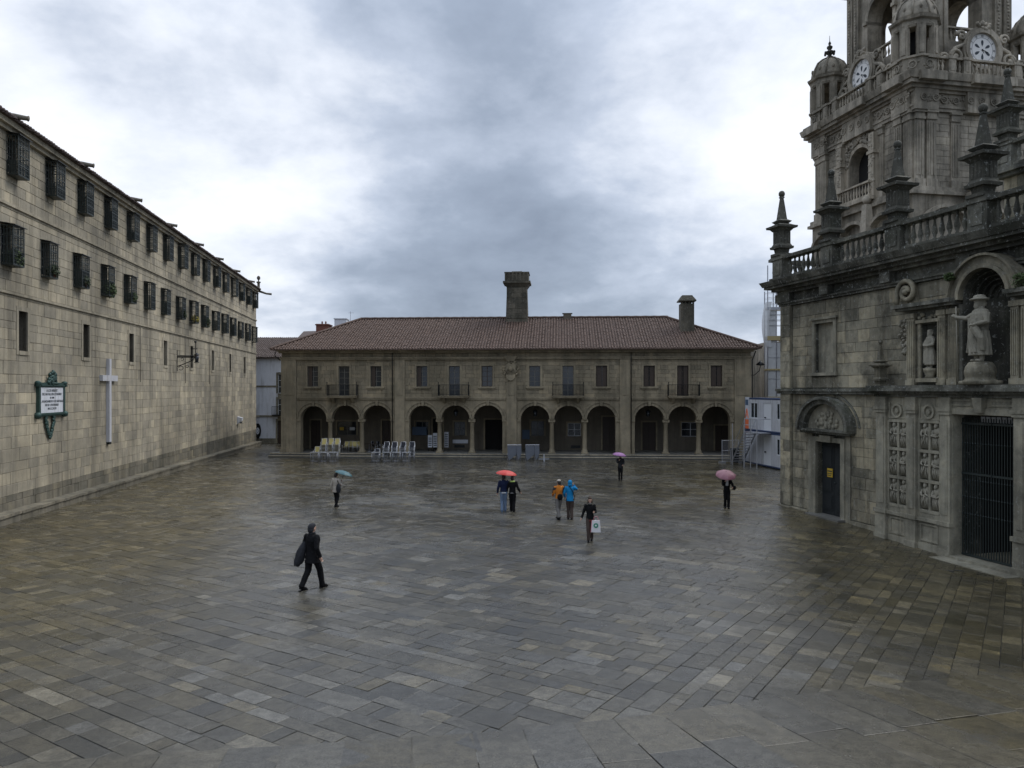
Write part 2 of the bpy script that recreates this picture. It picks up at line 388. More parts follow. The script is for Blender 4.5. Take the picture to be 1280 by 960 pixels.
def ashlar(parent, x0, x1, z0, z1, ch, lr, holes, mat, yf=0.0, npart=300, M=None, gap=.012, proud=.012, shf=None, name='stone_block', depth=.05, rough_h=.18):
    """coursed stone blocks on the plane y=yf (outward is -y) in the parent's frame"""
    M = M or Matrix.Identity(4); PM = parent.matrix_world @ M
    bl = []; z = z0; row = 0
    while z < z1 - .05:
        h = ch * random.uniform(1 - rough_h, 1 + rough_h); zt = z + h
        if z1 - zt < ch * .5: zt = z1
        x = x0 - random.uniform(0, lr[0])
        while x < x1:
            l = random.uniform(*lr); a, b_ = max(x, x0), min(x + l, x1)
            if x1 - b_ < .25: b_ = x1
            sh = min(1, max(0, random.gauss(.5, .2)))
            for q in sub_rects((a, b_, z, zt), holes):
                if q[1] - q[0] > .06 and q[3] - q[2] > .05: bl.append((q, sh))
            x = b_ if b_ >= x1 else x + l
        z = zt
    def mk(mb, q, sh):
        a, b_, c_, d = q; g = gap / 2; bv = .012; p = random.uniform(0, proud)
        a += g; b_ -= g; c_ += g; d -= g; yb = yf + depth; y0 = yf - p
        mb.add([(a, yb, c_), (b_, yb, c_), (b_, yb, d), (a, yb, d), (a, y0 + bv, c_), (b_, y0 + bv, c_), (b_, y0 + bv, d), (a, y0 + bv, d),
                (a + bv, y0, c_ + bv), (b_ - bv, y0, c_ + bv), (b_ - bv, y0, d - bv), (a + bv, y0, d - bv)],
               [(8, 9, 10, 11), (4, 5, 9, 8), (5, 6, 10, 9), (6, 7, 11, 10), (7, 4, 8, 11), (0, 1, 5, 4), (1, 2, 6, 5), (2, 3, 7, 6), (3, 0, 4, 7)], sh=sh)
    def size(e):
        q = e[0]; c = PM @ Vector(((q[0] + q[1]) / 2, yf, (q[2] + q[3]) / 2))
        if not in_view(c): return 0
        c0 = PM @ Vector((q[0], yf, q[2])); c1 = PM @ Vector((q[1], yf, q[2]))
        return abs(c0.x / c0.y - c1.x / c1.y) * (q[3] - q[2]) / c.y if min(c0.y, c1.y) > .5 else 0
    bl.sort(key=size, reverse=True)
    for q, sh in bl[:npart]:
        mb = MB(M); mk(mb, q, sh); mb.build(name, mat, parent)
    mb = MB(M)
    for q, sh in bl[npart:]: mk(mb, q, sh)
    if mb.v: mb.build('masonry', mat, parent, kind='stuff')
class Frame:
    def __init__(s, ox, oy, dx, dy):
        l = math.hypot(dx, dy); s.o = (ox, oy); s.d = (dx / l, dy / l); s.rot = math.atan2(dy, dx)
    def pick(s, px, py=None):
        k = (px - CX) / F; u = (k * s.o[1] - s.o[0]) / (s.d[0] - k * s.d[1])
        Y = s.o[1] + u * s.d[1]
        return u if py is None else (u, CAMZ + (HY - py) / F * Y)
    def u(s, px): return s.pick(px)
    def z(s, px, py): return s.pick(px, py)[1]
def sm(x): x = min(1, max(0, x)); return x * x * (3 - 2 * x)
def gz(x, y): return .75 - .0135 * y - .42 * sm((x - 4) / 12) * sm((38 - y) / 13)
def ground(px, py):
    Y = 30.0
    for _ in range(30): Y = F * (CAMZ - gz((px - CX) / F * Y, Y)) / (py - HY)
    return ((px - CX) / F * Y, Y, gz((px - CX) / F * Y, Y))
def text_mesh(txt, size, mat, parent, M, name='lettering'):
    cu = bpy.data.curves.new('t', 'FONT'); cu.body = txt; cu.size = size; cu.align_x = 'CENTER'; cu.align_y = 'CENTER'; cu.extrude = .004; cu.resolution_u = 2
    o = bpy.data.objects.new('t', cu); S.collection.objects.link(o); bpy.context.view_layer.update()
    me = bpy.data.meshes.new_from_object(o.evaluated_get(bpy.context.evaluated_depsgraph_get())); bpy.data.objects.remove(o)
    me.transform(M); me.materials.clear(); me.materials.append(MATS[mat])
    return link(name, me, parent)
RX = Matrix.Rotation(R(90), 4, 'X')        # text lying in xy -> standing in xz, facing -y
# ------------------------------------------------------------------ ground
def in_band(x, y):                       # boundary of the large border slabs near the camera
    P = [(-60, 2), (-12, 10.2), (-6.5, 11.2), (0, 12.2), (1.9, 12.7), (5.1, 13.7), (10, 15.4), (17, 18.2), (60, 34)]
    for (a, b_), (c_, d) in zip(P[:-1], P[1:]):
        if a <= x <= c_: return b_ + (d - b_) * (x - a) / (c_ - a)
    return 0
gr = MB()
xs = [-3000, -800, -200, -90, -60] + [-44 + 2 * i for i in range(45)] + [60, 90, 200, 800, 3000]
ys = [-3000, -600, -100, -20] + [-6 + 3 * i for i in range(44)] + [160, 260, 600, 3000]
def gzb(x, y): return gz(x, max(-20, min(y, 130))) - .02
gr.add([(x, y, gzb(x, y)) for y in ys for x in xs], [(j * len(xs) + i, j * len(xs) + i + 1, (j + 1) * len(xs) + i + 1, (j + 1) * len(xs) + i) for j in range(len(ys) - 1) for i in range(len(xs) - 1)])
GROUND = gr.build('plaza_ground', 'wet_joint', kind='structure')
ang = R(33.5); A_ = Vector((math.sin(ang), math.cos(ang))); B_ = Vector((math.cos(ang), -math.sin(ang)))   # A: far right, B: near right
def slab(corners, top, sh, tilt=True):
    """corners: 4 plan points ccw"""
    cx = sum(c[0] for c in corners) / 4; cy = sum(c[1] for c in corners) / 4
    tx, ty = (random.gauss(0, .006), random.gauss(0, .006)) if tilt else (0, 0)
    dz = random.uniform(-.003, .0035) + top
    corners = [(x + random.uniform(-.006, .006), y + random.uniform(-.006, .006)) for x, y in corners]
    t = [(x, y, gz(x, y) + dz + tx * (x - cx) + ty * (y - cy)) for x, y in corners]
    ins = [(cx + (x - cx) * .988, cy + (y - cy) * .988, z) for x, y, z in t]
    low = [(x, y, z - .05) for x, y, z in t]; mid = [(x, y, z - .004) for x, y, z in t]
    return low + mid + ins, [(8, 9, 10, 11), (4, 5, 9, 8), (5, 6, 10, 9), (6, 7, 11, 10), (7, 4, 8, 11), (0, 1, 5, 4), (1, 2, 6, 5), (2, 3, 7, 6), (3, 0, 4, 7)], sh
slabs = []
g = .0055
def hue_at(x, y):  # browner at the sides: reflected walls painted into the slabs, sky grey between
    h = .24 + .72 * sm((x - 4) / 9) + .64 * sm((-x - 5 - .1 * y) / 6)
    h *= 1 - .35 * sm((y - 45) / 20)
    return min(1, max(0, h + random.gauss(0, .17)))
def shd(): return min(1, max(0, random.gauss(.48, .19) + (.22 if random.random() < .025 else 0) - (.16 if random.random() < .07 else 0)))
def put(P, top=0.0, sh=None):
    cx = sum(p[0] for p in P) / 4; cy = sum(p[1] for p in P) / 4
    slabs.append((cx, cy, slab(P, top, shd() if sh is None else sh), hue_at(cx, cy)))
# a = coordinate along A_, b = along B_
U0 = -6.0   # left of this, the courses turn
def plan(a, b_): p = A_ * a + B_ * b_; return (p.x, p.y)
b_ = U0
while b_ < 50:                            # right field: courses run along A
    w = random.choice((.28, .34, .40, .46, .58)); a = -6 + random.uniform(-1, 0)
    while a < 95:
        l = random.choice((.30, .4, .48, .58, .7, .95)) * random.uniform(.9, 1.1)
        c = plan(a + l / 2, b_ + w / 2)
        if -37 < c[0] < 44 and in_band(*c) - .9 < c[1] < 93 and abs(c[0]) < c[1] * .74 + 3 and c[0] < 13.9 + (38.3 - c[1]) * .245 * (1 if c[1] < 38 else 0) + (12 if c[1] > 38.3 else 0):
            put([plan(a + g, b_ + g), plan(a + l - g, b_ + g), plan(a + l - g, b_ + w - g), plan(a + g, b_ + w - g)][::-1])
        a += l
    b_ += w
a = -20
while a < 95:                             # left field: courses run along B
    w = random.choice((.30, .36, .42, .50, .60)); b_ = U0
    while b_ > -80:
        l = random.choice((.32, .42, .52, .65, .82, 1.05)) * random.uniform(.9, 1.1)
        c = plan(a + w / 2, b_ - l / 2)
        if -37 < c[0] < 44 and in_band(*c) - .9 < c[1] < 93 and abs(c[0]) < c[1] * .74 + 3:
            put([plan(a + g, b_ - l + g), plan(a + g, b_ - g), plan(a + w - g, b_ - g), plan(a + w - g, b_ - l + g)])
        b_ -= l
    a += w
x = -11.0
while x < 19:                             # border slabs, a little proud
    w = random.uniform(.62, 1.0); y0 = in_band(x, 0); y1 = in_band(x + w, 0)
    s0 = .12 + .42 * sm((x + 1) / 6); s1 = .12 + .42 * sm((x + w + 1) / 6); e = 0.0
    for r_ in range(3):
        d = (1.35, 1.2, 1.5)[r_] * random.uniform(.8, 1.2)
        put([(x + (e + d) * s0 + g, y0 - e - d + g), (x + w + (e + d) * s1 - g, y1 - e - d + g), (x + w + e * s1 - g, y1 - e - g), (x + e * s0 + g, y0 - e - g)], .006, min(.66, max(.36, random.gauss(.5, .06))))
        e += d
    x += w
def ssize(e):
    c = (e[0], e[1], 0)
    return 1 / (e[1] ** 2) if in_view(c, 9) else 0
slabs.sort(key=ssize, reverse=True)
def slab_mesh(lst):
    mb = MB(); hv = []
    for cx, cy, (v, f, sh), hu in lst:
        mb.add(v, f, sh=sh); hv += [hu] * len(f)
    me = mb.mesh('paving_stone', 'wet_paving')
    me.attributes.new('hue', 'FLOAT', 'FACE').data.foreach_set('value', hv)
    return me
for e in slabs[:300]: link('paving_stone', slab_mesh([e]), GROUND)
link('paving_stones_beyond', slab_mesh(slabs[300:]), GROUND, kind='stuff')
def tiles(mb, x0, x1, L, slope, lim, pitch=.26, rl=.42, r=.085):
    """barrel tiles; local x along the eave, running up in +y; lim(x)-> (start, end) of the run in plan"""
    n = int((x1 - x0) / pitch); cs = math.cos(slope)
    for i in range(n):
        x = x0 + (i + .5) * pitch; a, b_ = lim(x)
        v = a; col = random.gauss(.5, .08)
        while v < b_:
            e = min(v + rl * cs, b_); 
            z0, z1 = (v) * math.tan(slope), (e) * math.tan(slope)
            rr = r * random.uniform(.9, 1.08); jz = random.uniform(-.012, .018); z0 += jz; z1 += jz; sh = min(1, max(0, col + random.gauss(0, .28)))
            P = []
            for (vv, zz, q) in ((v, z0 + .035, rr), (e + .04, z1 + .012, rr * .86)):
                for k in range(5):
                    t = math.pi * k / 4; P.append((x - q * math.cos(t) * 1.05, vv, zz + q * math.sin(t)))
            mb.add(P, [(k, k + 1, k + 6, k + 5) for k in range(4)] + [(0, 1, 2, 3, 4)], False, sh)
            v = e
        mb.add([(x + r * .9, a, a * math.tan(slope)), (x + pitch - r * .9, a, a * math.tan(slope)), (x + pitch - r * .9, b_, b_ * math.tan(slope)), (x + r * .9, b_, b_ * math.tan(slope))], [(0, 1, 2, 3)], False, max(0, col - .2))
    return mb
def window(parent, x, z, w, h, y, mat='wood_dark', cols=2, rows=3, shut=0.0, name='window', depth=.12):
    """casement in an opening: frame part, pane and shutter sub-parts"""
    fr = MB(); t = .055
    fr.box(x, x + t, y, y + .07, z, z + h).box(x + w - t, x + w, y, y + .07, z, z + h)
    fr.box(x + t, x + w - t, y, y + .07, z, z + t).box(x + t, x + w - t, y, y + .07, z + h - t, z + h)
    for i in range(1, cols): fr.box(x + w * i / cols - .03, x + w * i / cols + .03, y + .003, y + .06, z + t, z + h - t)
    for j in range(1, rows): fr.box(x + t, x + w - t, y + .012, y + .05, z + h * j / rows - .018, z + h * j / rows + .018)
    f = fr.build(name, mat, parent)
    MB().box(x + t, x + w - t, y + .035, y + .045, z + t, z + h - t).build('pane', 'window_glass', f)
    if shut:
        MB().box(x + t, x + w * shut, y - .02, y - .004, z + t, z + h - t).build('shutter', 'wood_dark', f)
    return f
BAL = [(.075, 0), (.075, .06), (.045, .09), (.10, .26), (.105, .34), (.05, .60), (.04, .70), (.065, .74), (.065, .80)]
def balustrade(parent, x0, x1, y, z, h=1.05, step=.33, mat='cathedral_dark', posts=(), name='balustrade', M=None, me=None, pw=.34, d=.17):
    """rail and plinth with turned balusters between posts"""
    M = M or Matrix.Identity(4)
    mb = MB(M); mb.box(x0, x1, y - d, y + d, z, z + .14); mb.box(x0, x1, y - d - .04, y + d + .04, z + h - .15, z + h - .02); mb.box(x0, x1, y - d + .03, y + d - .03, z + h - .02, z + h + .03)
    for p in posts:
        mb.box(p - pw, p + pw, y - d - .07, y + d + .07, z - .002, z + h - .14); mb.box(p - pw - .06, p + pw + .06, y - d - .13, y + d + .13, z + h - .14, z + h + .06)
        mb.box(p - pw * .6, p + pw * .6, y - d - .10, y - d - .07, z + .22, z + h - .3)
    o = mb.build(name, mat, parent)
    k = (h - .29) / .80
    me = MB().lathe([(r, zz * k) for r, zz in BAL], 8).mesh('baluster', mat)
    n = int((x1 - x0) / step)
    for i in range(n):
        x = x0 + (i + .5) * (x1 - x0) / n
        if any(abs(x - p) < pw + .1 for p in posts): continue
        c = link('baluster', me, o); c.location = M @ Vector((x, y, z + .14))
    return o
# =================================================================== monastery (left)
LF = Frame(-20.7, 24, -.1406, 1)
LEFT = thing('monastery_building', 'long pale granite monastery wall with two rows of caged windows along the left side', 'building', (LF.o[0], LF.o[1], 0), LF.rot)
bpy.context.view_layer.update()
LEN = 66.6; LT = 17.55
cages = []
for i in range(-1, 16): cages.append((10.05 + 3.655 * i, 15.35, 17.2)); cages.append((9.55 + 3.655 * i, 11.35, 13.25))
cages = [c for c in cages if 2 < c[0] < LEN - 1.5]
slits = [(11.0 + 7.0 * i, 7.75, 9.55) for i in range(-1, 8)]
holes = [(u - .40, u + .40, a + .18, b_ - .15) for u, a, b_ in cages] + [(u - .42, u + .42, a, b_) for u, a, b_ in slits]
mb = MB(); wall_holes(mb, 0, LEN, -1.5, LT, .03, .75, holes); mb.box(0, LEN, .78, 12, -1.5, LT)
mb.build('wall', 'granite_mortar', LEFT)
mb = MB()
for z in (14.0, 10.15): mb.box(0, LEN + .05, -.10, .04, z + .04, z + .16); mb.box(0, LEN + .05, -.02, .04, z - .07, z + .04)
mb.build('string_course', 'granite_warm', LEFT)
ashlar(LEFT, 0, LEN, 1.35, 10.07, .47, (.4, 1.55), holes, 'granite_warm', npart=230, proud=.022, gap=.008, rough_h=.3)
ashlar(LEFT, 0, LEN, -1.2, 1.35, .46, (.5, 1.2), [], 'granite_damp', npart=20, proud=.025)
ashlar(LEFT, 0, LEN, 10.33, 13.92, .47, (.5, 1.2), holes, 'granite_warm', npart=35)
ashlar(LEFT, 0, LEN, 14.17, LT - .3, .47, (.5, 1.2), holes, 'granite_warm', npart=35)
mb = MB(); mb.box(0, LEN + .3, -.18, .05, LT - .3, LT - .12); mb.box(0, LEN + .4, -.34, .05, LT - .12, LT + .12); mb.build('cornice', 'granite_warm', LEFT)
mb = MB(Matrix.Translation((0, -.58, LT + .13)))
tiles(mb, 0, LEN + .2, 3, R(22), lambda x: (0, 2.2)); mb.build('roof_tiles', 'roof_tile_dark', LEFT, kind='stuff')
MB().hexa([(0, -.5, LT + .121), (LEN + .2, -.5, LT + .121), (LEN + .2, 12, LT + .121), (0, 12, LT + .121), (0, -.5, LT + .125), (LEN + .2, -.5, LT + .125), (LEN - 3, 6, LT + 2.55), (0, 6, LT + 2.55)]).build('roof', 'roof_tile_dark', LEFT)
# iron cages
def cage_mesh():
    w, d, h = .56, .55, 1.9; fr = MB(); r = .014
    for x in (-w, w):
        for y in (0, -d): fr.box(x - .022, x + .022, y - .022, y + .022, 0, h)
    for z in (0, h - .04, h * .5, h * .25, h * .75):
        fr.box(-w, w, -d - .018, -d + .018, z, z + .04)
        for x in (-w, w): fr.box(x - .018, x + .018, -d + .02, 0, z, z + .04)
    for z in [h * k / 10 for k in range(1, 10)]:
        fr.box(-w, w, -d - .01, -d + .006, z, z + .016)
        for x in (-w, w): fr.box(x - .008, x + .008, -d + .02, 0, z, z + .016)
    for k in range(1, 8):
        x = -w + 2 * w * k / 8; fr.box(x - r, x + r, -d - .014, -d + .012, .04, h - .04)
    for k in range(1, 4):
        for x in (-w, w): fr.box(x - .012, x + .012, -d + d * k / 4 - r, -d + d * k / 4 + r, .04, h - .04)
    fr.box(-w, w, -d, 0, -.03, .01)
    frame = fr.mesh('window_cage', 'iron')
    hood = MB().hexa([(-w - .1, -d - .12, h + .0), (w + .1, -d - .12, h + .0), (w + .1, 0, h + .1), (-w - .1, 0, h + .1), (-w - .1, -d - .12, h + .035), (w + .1, -d - .12, h + .035), (w + .1, 0, h + .14), (-w - .1, 0, h + .14)]).mesh('hood', 'iron_black')
    lo = MB()
    for k in range(13): x = -w + 2 * w * (k + .5) / 13; lo.box(x - .021, x + .021, -d + .02, -d + .032, .03, h * .50)
    for k in range(8):
        y = -d + d * (k + .5) / 8
        for x in (-w + .02, w - .032): lo.box(x, x + .012, y - .017, y + .017, .03, h * .50)
    low = lo.mesh('lattice_panel', 'iron')
    return frame, hood, low
fr_, hood_, low_ = cage_mesh()
winm = MB(); 
for a, b_ in ((-.42, -.36), (.36, .42), (-.035, .035)): winm.box(a, b_, 0, .05, .15, 1.85)
for z in (.15, .6, 1.0, 1.4, 1.79): winm.box(-.36, .36, .005, .04, z, z + .05)
winm = winm.mesh('window', 'wood_grey'); panem = MB().box(-.4, .4, .02, .03, .17, 1.84).mesh('pane', 'window_glass')
def tuft(n, rx, ry, rz, s=.05):
    mb = MB()
    for _ in range(n):
        while True:
            p = Vector((random.uniform(-1, 1), random.uniform(-1, 1), random.uniform(-1, 1)))
            if p.length < 1 and random.random() < .35 + .65 * p.length: break
        c = Vector((p.x * rx, p.y * ry, p.z * rz)); q = random.uniform(.6, 1.4) * s
        a = Vector([random.gauss(0, 1) for _ in range(3)]).normalized(); e = a.orthogonal().normalized()
        mb.add([c - a * q, c + e * q * .5, c + a * q, c - e * q * .5], [(0, 1, 2, 3)], sh=random.random())
    return mb
plants = {9: ('leaf_dark', .8), 11: ('leaf_green', 1.0), 15: ('leaf_yellow', .7), 17: ('leaf_green', .8), 13: ('leaf_green', .8), 10: ('leaf_dark', .6), 7: ('leaf_dark', .9), 21: ('leaf_green', .7)}
for i, (u, a, b_) in enumerate(cages):
    k_ = random.uniform(.82, .98); c = link('window_cage', fr_, LEFT, (u, -.002, a + .05)); c.scale = (k_ * .90, random.uniform(.72, .92), random.uniform(.84, .93)); link('hood', hood_, c)
    if i % 7 != 5: lp = link('lattice_panel', low_, c); lp.scale = (1, 1, random.choice((.75, 1, 1, 1.15, 1.35)))
    w = link('window', winm, LEFT, (u, .20, a)); link('pane', panem, w)
lower = [c for c in cages if c[1] < 12]
names = ['deep green plant filling the caged window nearest the camera in the lower row', 'dark leafy plant in the second lower caged window from the camera', 'dark trailing plant in the third lower caged window from the camera', 'bright leafy plant in the fourth lower caged window from the camera',
         'green plant low in the fifth lower caged window from the camera', 'small shrub in the eighth lower caged window, beside yellow flowers', 'clump of yellow flowers hanging from a caged window above the wall lantern', 'large dark green plant in the caged window right of yellow flowers']
for (idx, mt, s), lab in zip(((0, 'leaf_green', 1), (1, 'leaf_dark', .8), (2, 'leaf_dark', .8), (3, 'leaf_green', 1.15), (4, 'leaf_green', .9), (7, 'leaf_dark', .9), (8, 'leaf_yellow', .8), (9, 'leaf_dark', 1.1)), names):
    c = lower[idx + (1 if lower[0][0] < 7 else 0)]
    p = LEFT.matrix_world @ Vector((c[0] + .05, -.34, c[1] + .30 + .1 * s))
    t_ = thing('potted_plant', lab, 'plant', p, LF.rot, 'plants in the caged windows')
    MB().lathe([(.10, -.3), (.14, -.05), (.15, -.05)], 8).build('pot', 'brick_red', t_)
    tuft(int(420 * s), .48 * s, .30, .42 * s, .06).build('foliage', mt, t_, kind='stuff')
# slit windows
mb = MB()
for u, a, b_ in slits:
    mb.box(u - .42, u + .42, .45, .5, a, b_)
mb.build('dark_opening', 'dark_room', LEFT)
for u, a, b_ in slits:
    s_ = MB(); s_.box(u - .62, u - .42, -.035, .2, a - .18, b_ + .2); s_.box(u + .42, u + .62, -.035, .2, a - .18, b_ + .2); s_.box(u - .42, u + .42, -.035, .2, b_, b_ + .2); s_.box(u - .42, u + .42, -.06, .2, a - .18, a)
    o = s_.build('window_surround', 'granite_warm', LEFT)
    gb = MB(); [gb.bar((u + x, .3, a), (u + x, .3, b_), .012) for x in (-.15, 0, .15)]; [gb.bar((u - .42, .3, a + k * .3), (u + .42, .3, a + k * .3), .010) for k in range(1, 6)]
    gb.build('grille', 'iron_black', o)
# plinth bench: long stones
z0 = lambda u: gz(LF.o[0] + u * LF.d[0], LF.o[1] + u * LF.d[1])
u = 0
while u < LEN:
    l = min(random.uniform(1.6, 2.6), LEN - u); za = z0(u + l / 2)
    MB().box(u + .008, u + l - .008, -.62, .02, za - .5, za + .30, sh=random.uniform(.3, .6)).box(u + .008, u + l - .008, -.68, .02, za + .30, za + .42, sh=random.uniform(.4, .7)).build('bench_stone', 'granite_damp', LEFT); u += l
# downpipes
for u_ in (26.5, 37.0, 44.5): MB().tube([(u_, -.08, 10.3), (u_, -.08, 6.5)], .02, 6).build('cable', 'granite_mortar', LEFT)
# gargoyle spouts on the eave
for i, pxx in enumerate((3, 97, 160, 206, 241, 267, 289, 308)):
    u_ = LF.u(pxx) - .4
    if i == 0: u_ = LF.u(6)
    MB().tube([(u_, .6, LT + .38), (u_, -.35, LT + .34), (u_, -.9, LT + .26), (u_, -.95, LT + .25)], [.13, .12, .10, .13], 10).build('water_spout', 'granite_mortar', LEFT)
PIN = [(.22, 0), (.22, .12), (.12, .18), (.12, .6), (.2, .68), (.2, .75), (.06, .8), (.05, .9), (.14, 1.0), (.17, 1.12), (.12, 1.25), (.02, 1.32)]
MB().lathe([(r_ * 1.25, z * 1.25) for r_, z in PIN], 12, (LEN - .1, -.3, LT + .13)).build('corner_finial', 'granite_mortar', LEFT)
MB().tube([(LEN, -.3, LT), (LEN + .3, -1.1, LT - .25), (LEN + .4, -1.7, LT - .3)], [.14, .11, .13], 8).build('water_spout', 'granite_mortar', LEFT)
# plaque
u_, z_ = 13.65, 5.50
P_ = thing('wall_plaque', 'white marble plaque with dark text in an ornate green bronze frame', 'plaque', LEFT.matrix_world @ Vector((u_, 0, z_)), LF.rot)
fw, fh = 1.24, .62; fm = MB()
for s in (-1, 1):
    fm.box(s * (fw + .08) - .08, s * (fw + .08) + .08, -.16, 0, -fh - .1, fh + .1); fm.lathe([(.05, 0), (.16, .05), (.10, .14), (.17, .22), (.06, .3)], 8, (s * (fw + .2), -.1, fh)); fm.lathe([(.05, 0), (.15, .05), (.18, .2), (.10, .3)], 8, (s * (fw + .2), -.1, -fh - .26))
fm.box(-fw, fw, -.15, 0, fh, fh + .22); fm.box(-fw, fw, -.15, 0, -fh - .16, -fh); fm.box(-fw, fw, -.19, -.15, fh + .05, fh + .11); fm.box(-fw, fw, -.19, -.15, -fh - .1, -fh - .03)
fm.build('frame', 'bronze_green', P_)
MB().box(-fw, fw, -.12, 0, -fh, fh).build('panel', 'marble_white', P_)
for i, (tx, sz) in enumerate((('A LOS HEROES', .17), ('DEL BATALLON LITERARIO', .165), ('DE 1808', .12), ('EL AYUNTAMIENTO DE SANTIAGO', .155), ('EN SU CENTENARIO', .15), ('MDCCCXCVI', .15))):
    text_mesh(tx, sz * 1.05, 'ink_dark', P_, Matrix.Translation((0, -.126, fh - .17 - i * .175)) @ RX)
cm = MB()
for _ in range(46):
    a = random.uniform(0, math.pi); r_ = random.random() ** .5 * .52
    cm.ell((r_ * math.cos(a) * .95, -.15, fh + .16 + r_ * math.sin(a) * 1.15), (random.uniform(.05, .11), .08, random.uniform(.06, .14)), 6, 4)
cm.build('crest', 'bronze_green', P_)
wm = MB()
for s in (-1, 1):
    for k in range(22):
        t = k / 21; x = s * (.42 * math.cos(t * 1.55)) - .15; z = -fh - .15 - 1.05 * t
        wm.ell((x + random.uniform(-.07, .07), -.1, z), (random.uniform(.07, .12), .06, random.uniform(.06, .12)), 6, 4)
    wm.tube([(s * .42 - .15, -.08, -fh - .12), (s * .3 - .15, -.1, -fh - .7), (-.15, -.08, -fh - 1.2)], .03, 6)
wm.build('wreath', 'bronze_green', P_)
# cross
cb = LEFT.matrix_world @ Vector((20.75 + .25, -.14, 2.95))
C_ = thing('wall_cross', 'tall thin pale cross mounted on the left monastery wall', 'cross', cb, LF.rot)
MB().box(-.15, .15, -.06, .14, 0, 4.85).build('upright', 'pale_cross', C_); MB().box(-1.15, -.15, -.06, .14, 3.55, 3.88).box(.15, 1.15, -.06, .14, 3.55, 3.88).build('arm', 'pale_cross', C_)
MB().box(-.15, .15, -.05, .14, -.14, 0).build('foot', 'iron_black', C_)
# lantern
u_ = LF.u(221); L_ = thing('wall_lantern', 'black iron scroll bracket lantern hanging from the left wall', 'lamp', LEFT.matrix_world @ Vector((u_, 0, 8.5)), LF.rot)
mb = MB(); mb.bar((0, 0, .06), (0, -1.55, .06), .055); mb.bar((0, 0, -.04), (0, -1.3, -.04), .03)
mb.tube([(0, 0, -.75), (0, -.5, -.55), (0, -1.0, -.33), (0, -1.4, .02)], .035, 6)
for cy, cz, rr in ((-.3, -.85, .16), (-.75, -.72, .10), (-1.1, -.2, .12), (-.4, -.18, .1)):
    mb.tube([(0, cy + rr * math.cos(t * .7), cz + rr * math.sin(t * .7)) for t in range(9)], .022, 5)
mb.bar((0, -.02, -1.1), (0, -.02, .5), .035); mb.bar((0, -1.35, .3), (0, -1.35, 1.15), .03); mb.bar((0, -1.0, .62), (0, -1.5, .62), .03); mb.ell((0, -1.35, 1.15), .09, 8, 5)
mb.build('bracket', 'iron_black', L_)
MB().lathe([(.03, .42), (.20, .28), (.22, .24)][::-1], 6, (0, -1.45, -.1)).lathe([(.18, -.02), (.20, 0), (.20, .04)], 6, (0, -1.45, -.42)).build('lantern_cap', 'iron_black', L_)
MB().lathe([(.12, -.4), (.17, .12)], 6, (0, -1.45, 0)).build('lantern_glass', 'window_glass', L_)
u_ = LF.u(297); t_ = thing('wall_light_box', 'small pale box light fixed low on the far end of the left wall', 'light', LEFT.matrix_world @ Vector((u_, 0, 2.75)), LF.rot)
MB().hexa([(-.35, -.45, 0), (.35, -.45, 0), (.35, 0, -.35), (-.35, 0, -.35), (-.35, -.5, .32), (.35, -.5, .32), (.35, 0, .45), (-.35, 0, .45)]).build('housing', 'marble_white', t_)
MB().box(-.3, .3, -.4, -.05, -.25, -.14).build('lens', 'window_glass', t_)
# =================================================================== arcaded house (back)
CF = Frame(-21.27, 70.9, .998, -.0637)
CONGA = thing('arcaded_house', 'two storey stone house with twelve round arches and tiled hip roof closing the square', 'building', (CF.o[0], CF.o[1], 0), CF.rot)
bpy.context.view_layer.update()
CW = CF.u(938.5)
ap = [(375.7, 408.3), (414.5, 448.9), (453.6, 488.6), (511.3, 545.8), (551.6, 587.2), (591.9, 628), (651, 686.9), (692.7, 728.3), (733.6, 769.5), (793.4, 830.2), (835.4, 871), (876.9, 912.5)]
arches = []
for a, b_ in ap:
    x0, x1 = CF.u(a), CF.u(b_); arches.append(((x0 + x1) / 2, (x1 - x0) / 2))
ZS, ZF = 3.28, .22
win_px = [391, 411 + 19, 470, 527.4, 568, 608.8, 668.5, 710, 752, 811.5, 853.5, 895.5]
win_px[1] = 430
wins = [CF.u(p) for p in win_px]
CH = [(u - .5, u + .5, (5.42 if i % 3 == 1 else 6.28), 8.15) for i, u in enumerate(wins)]
mb = MB()
# lower arcade wall, 0.75 thick; openings reach down to the platform; columns replace the narrow piers
groups = [arches[0:3], arches[3:6], arches[6:9], arches[9:12]]
arch_wall(mb, 0, CW, ZS, 5.2, 0, .75, [(c, r, ZS, ZS) for c, r in arches], 16)
edges = [0]
for g_ in groups: edges += [g_[0][0] - g_[0][1], g_[2][0] + g_[2][1]]
edges.append(CW)
for a, b_ in zip(edges[0::2], edges[1::2]): mb.box(a, b_, 0, .75, ZF, ZS)
wall_holes(mb, 0, CW, 5.2, 9.45, .03, .6, CH)
mb.box(0, .6, .76, 11, -.3, 9.4).box(CW - .6, CW, .76, 11, -.3, 9.4).box(.6, CW - .6, 10.4, 11, -.3, 9.4)
mb.build('wall', 'conga_stone', CONGA)
ashlar(CONGA, 0, CW, 5.22, 8.75, .36, (.5, 1.1), CH, 'conga_stone', npart=60, gap=.012, proud=.008)
ashlar(CONGA, 0, CW, 8.97, 9.35, .36, (.6, 1.2), [], 'conga_stone', npart=0)
MB().box(.6, CW - .6, .76, 4.6, 4.75, 5.0).build('arcade_ceiling', 'conga_shade_wall', CONGA)
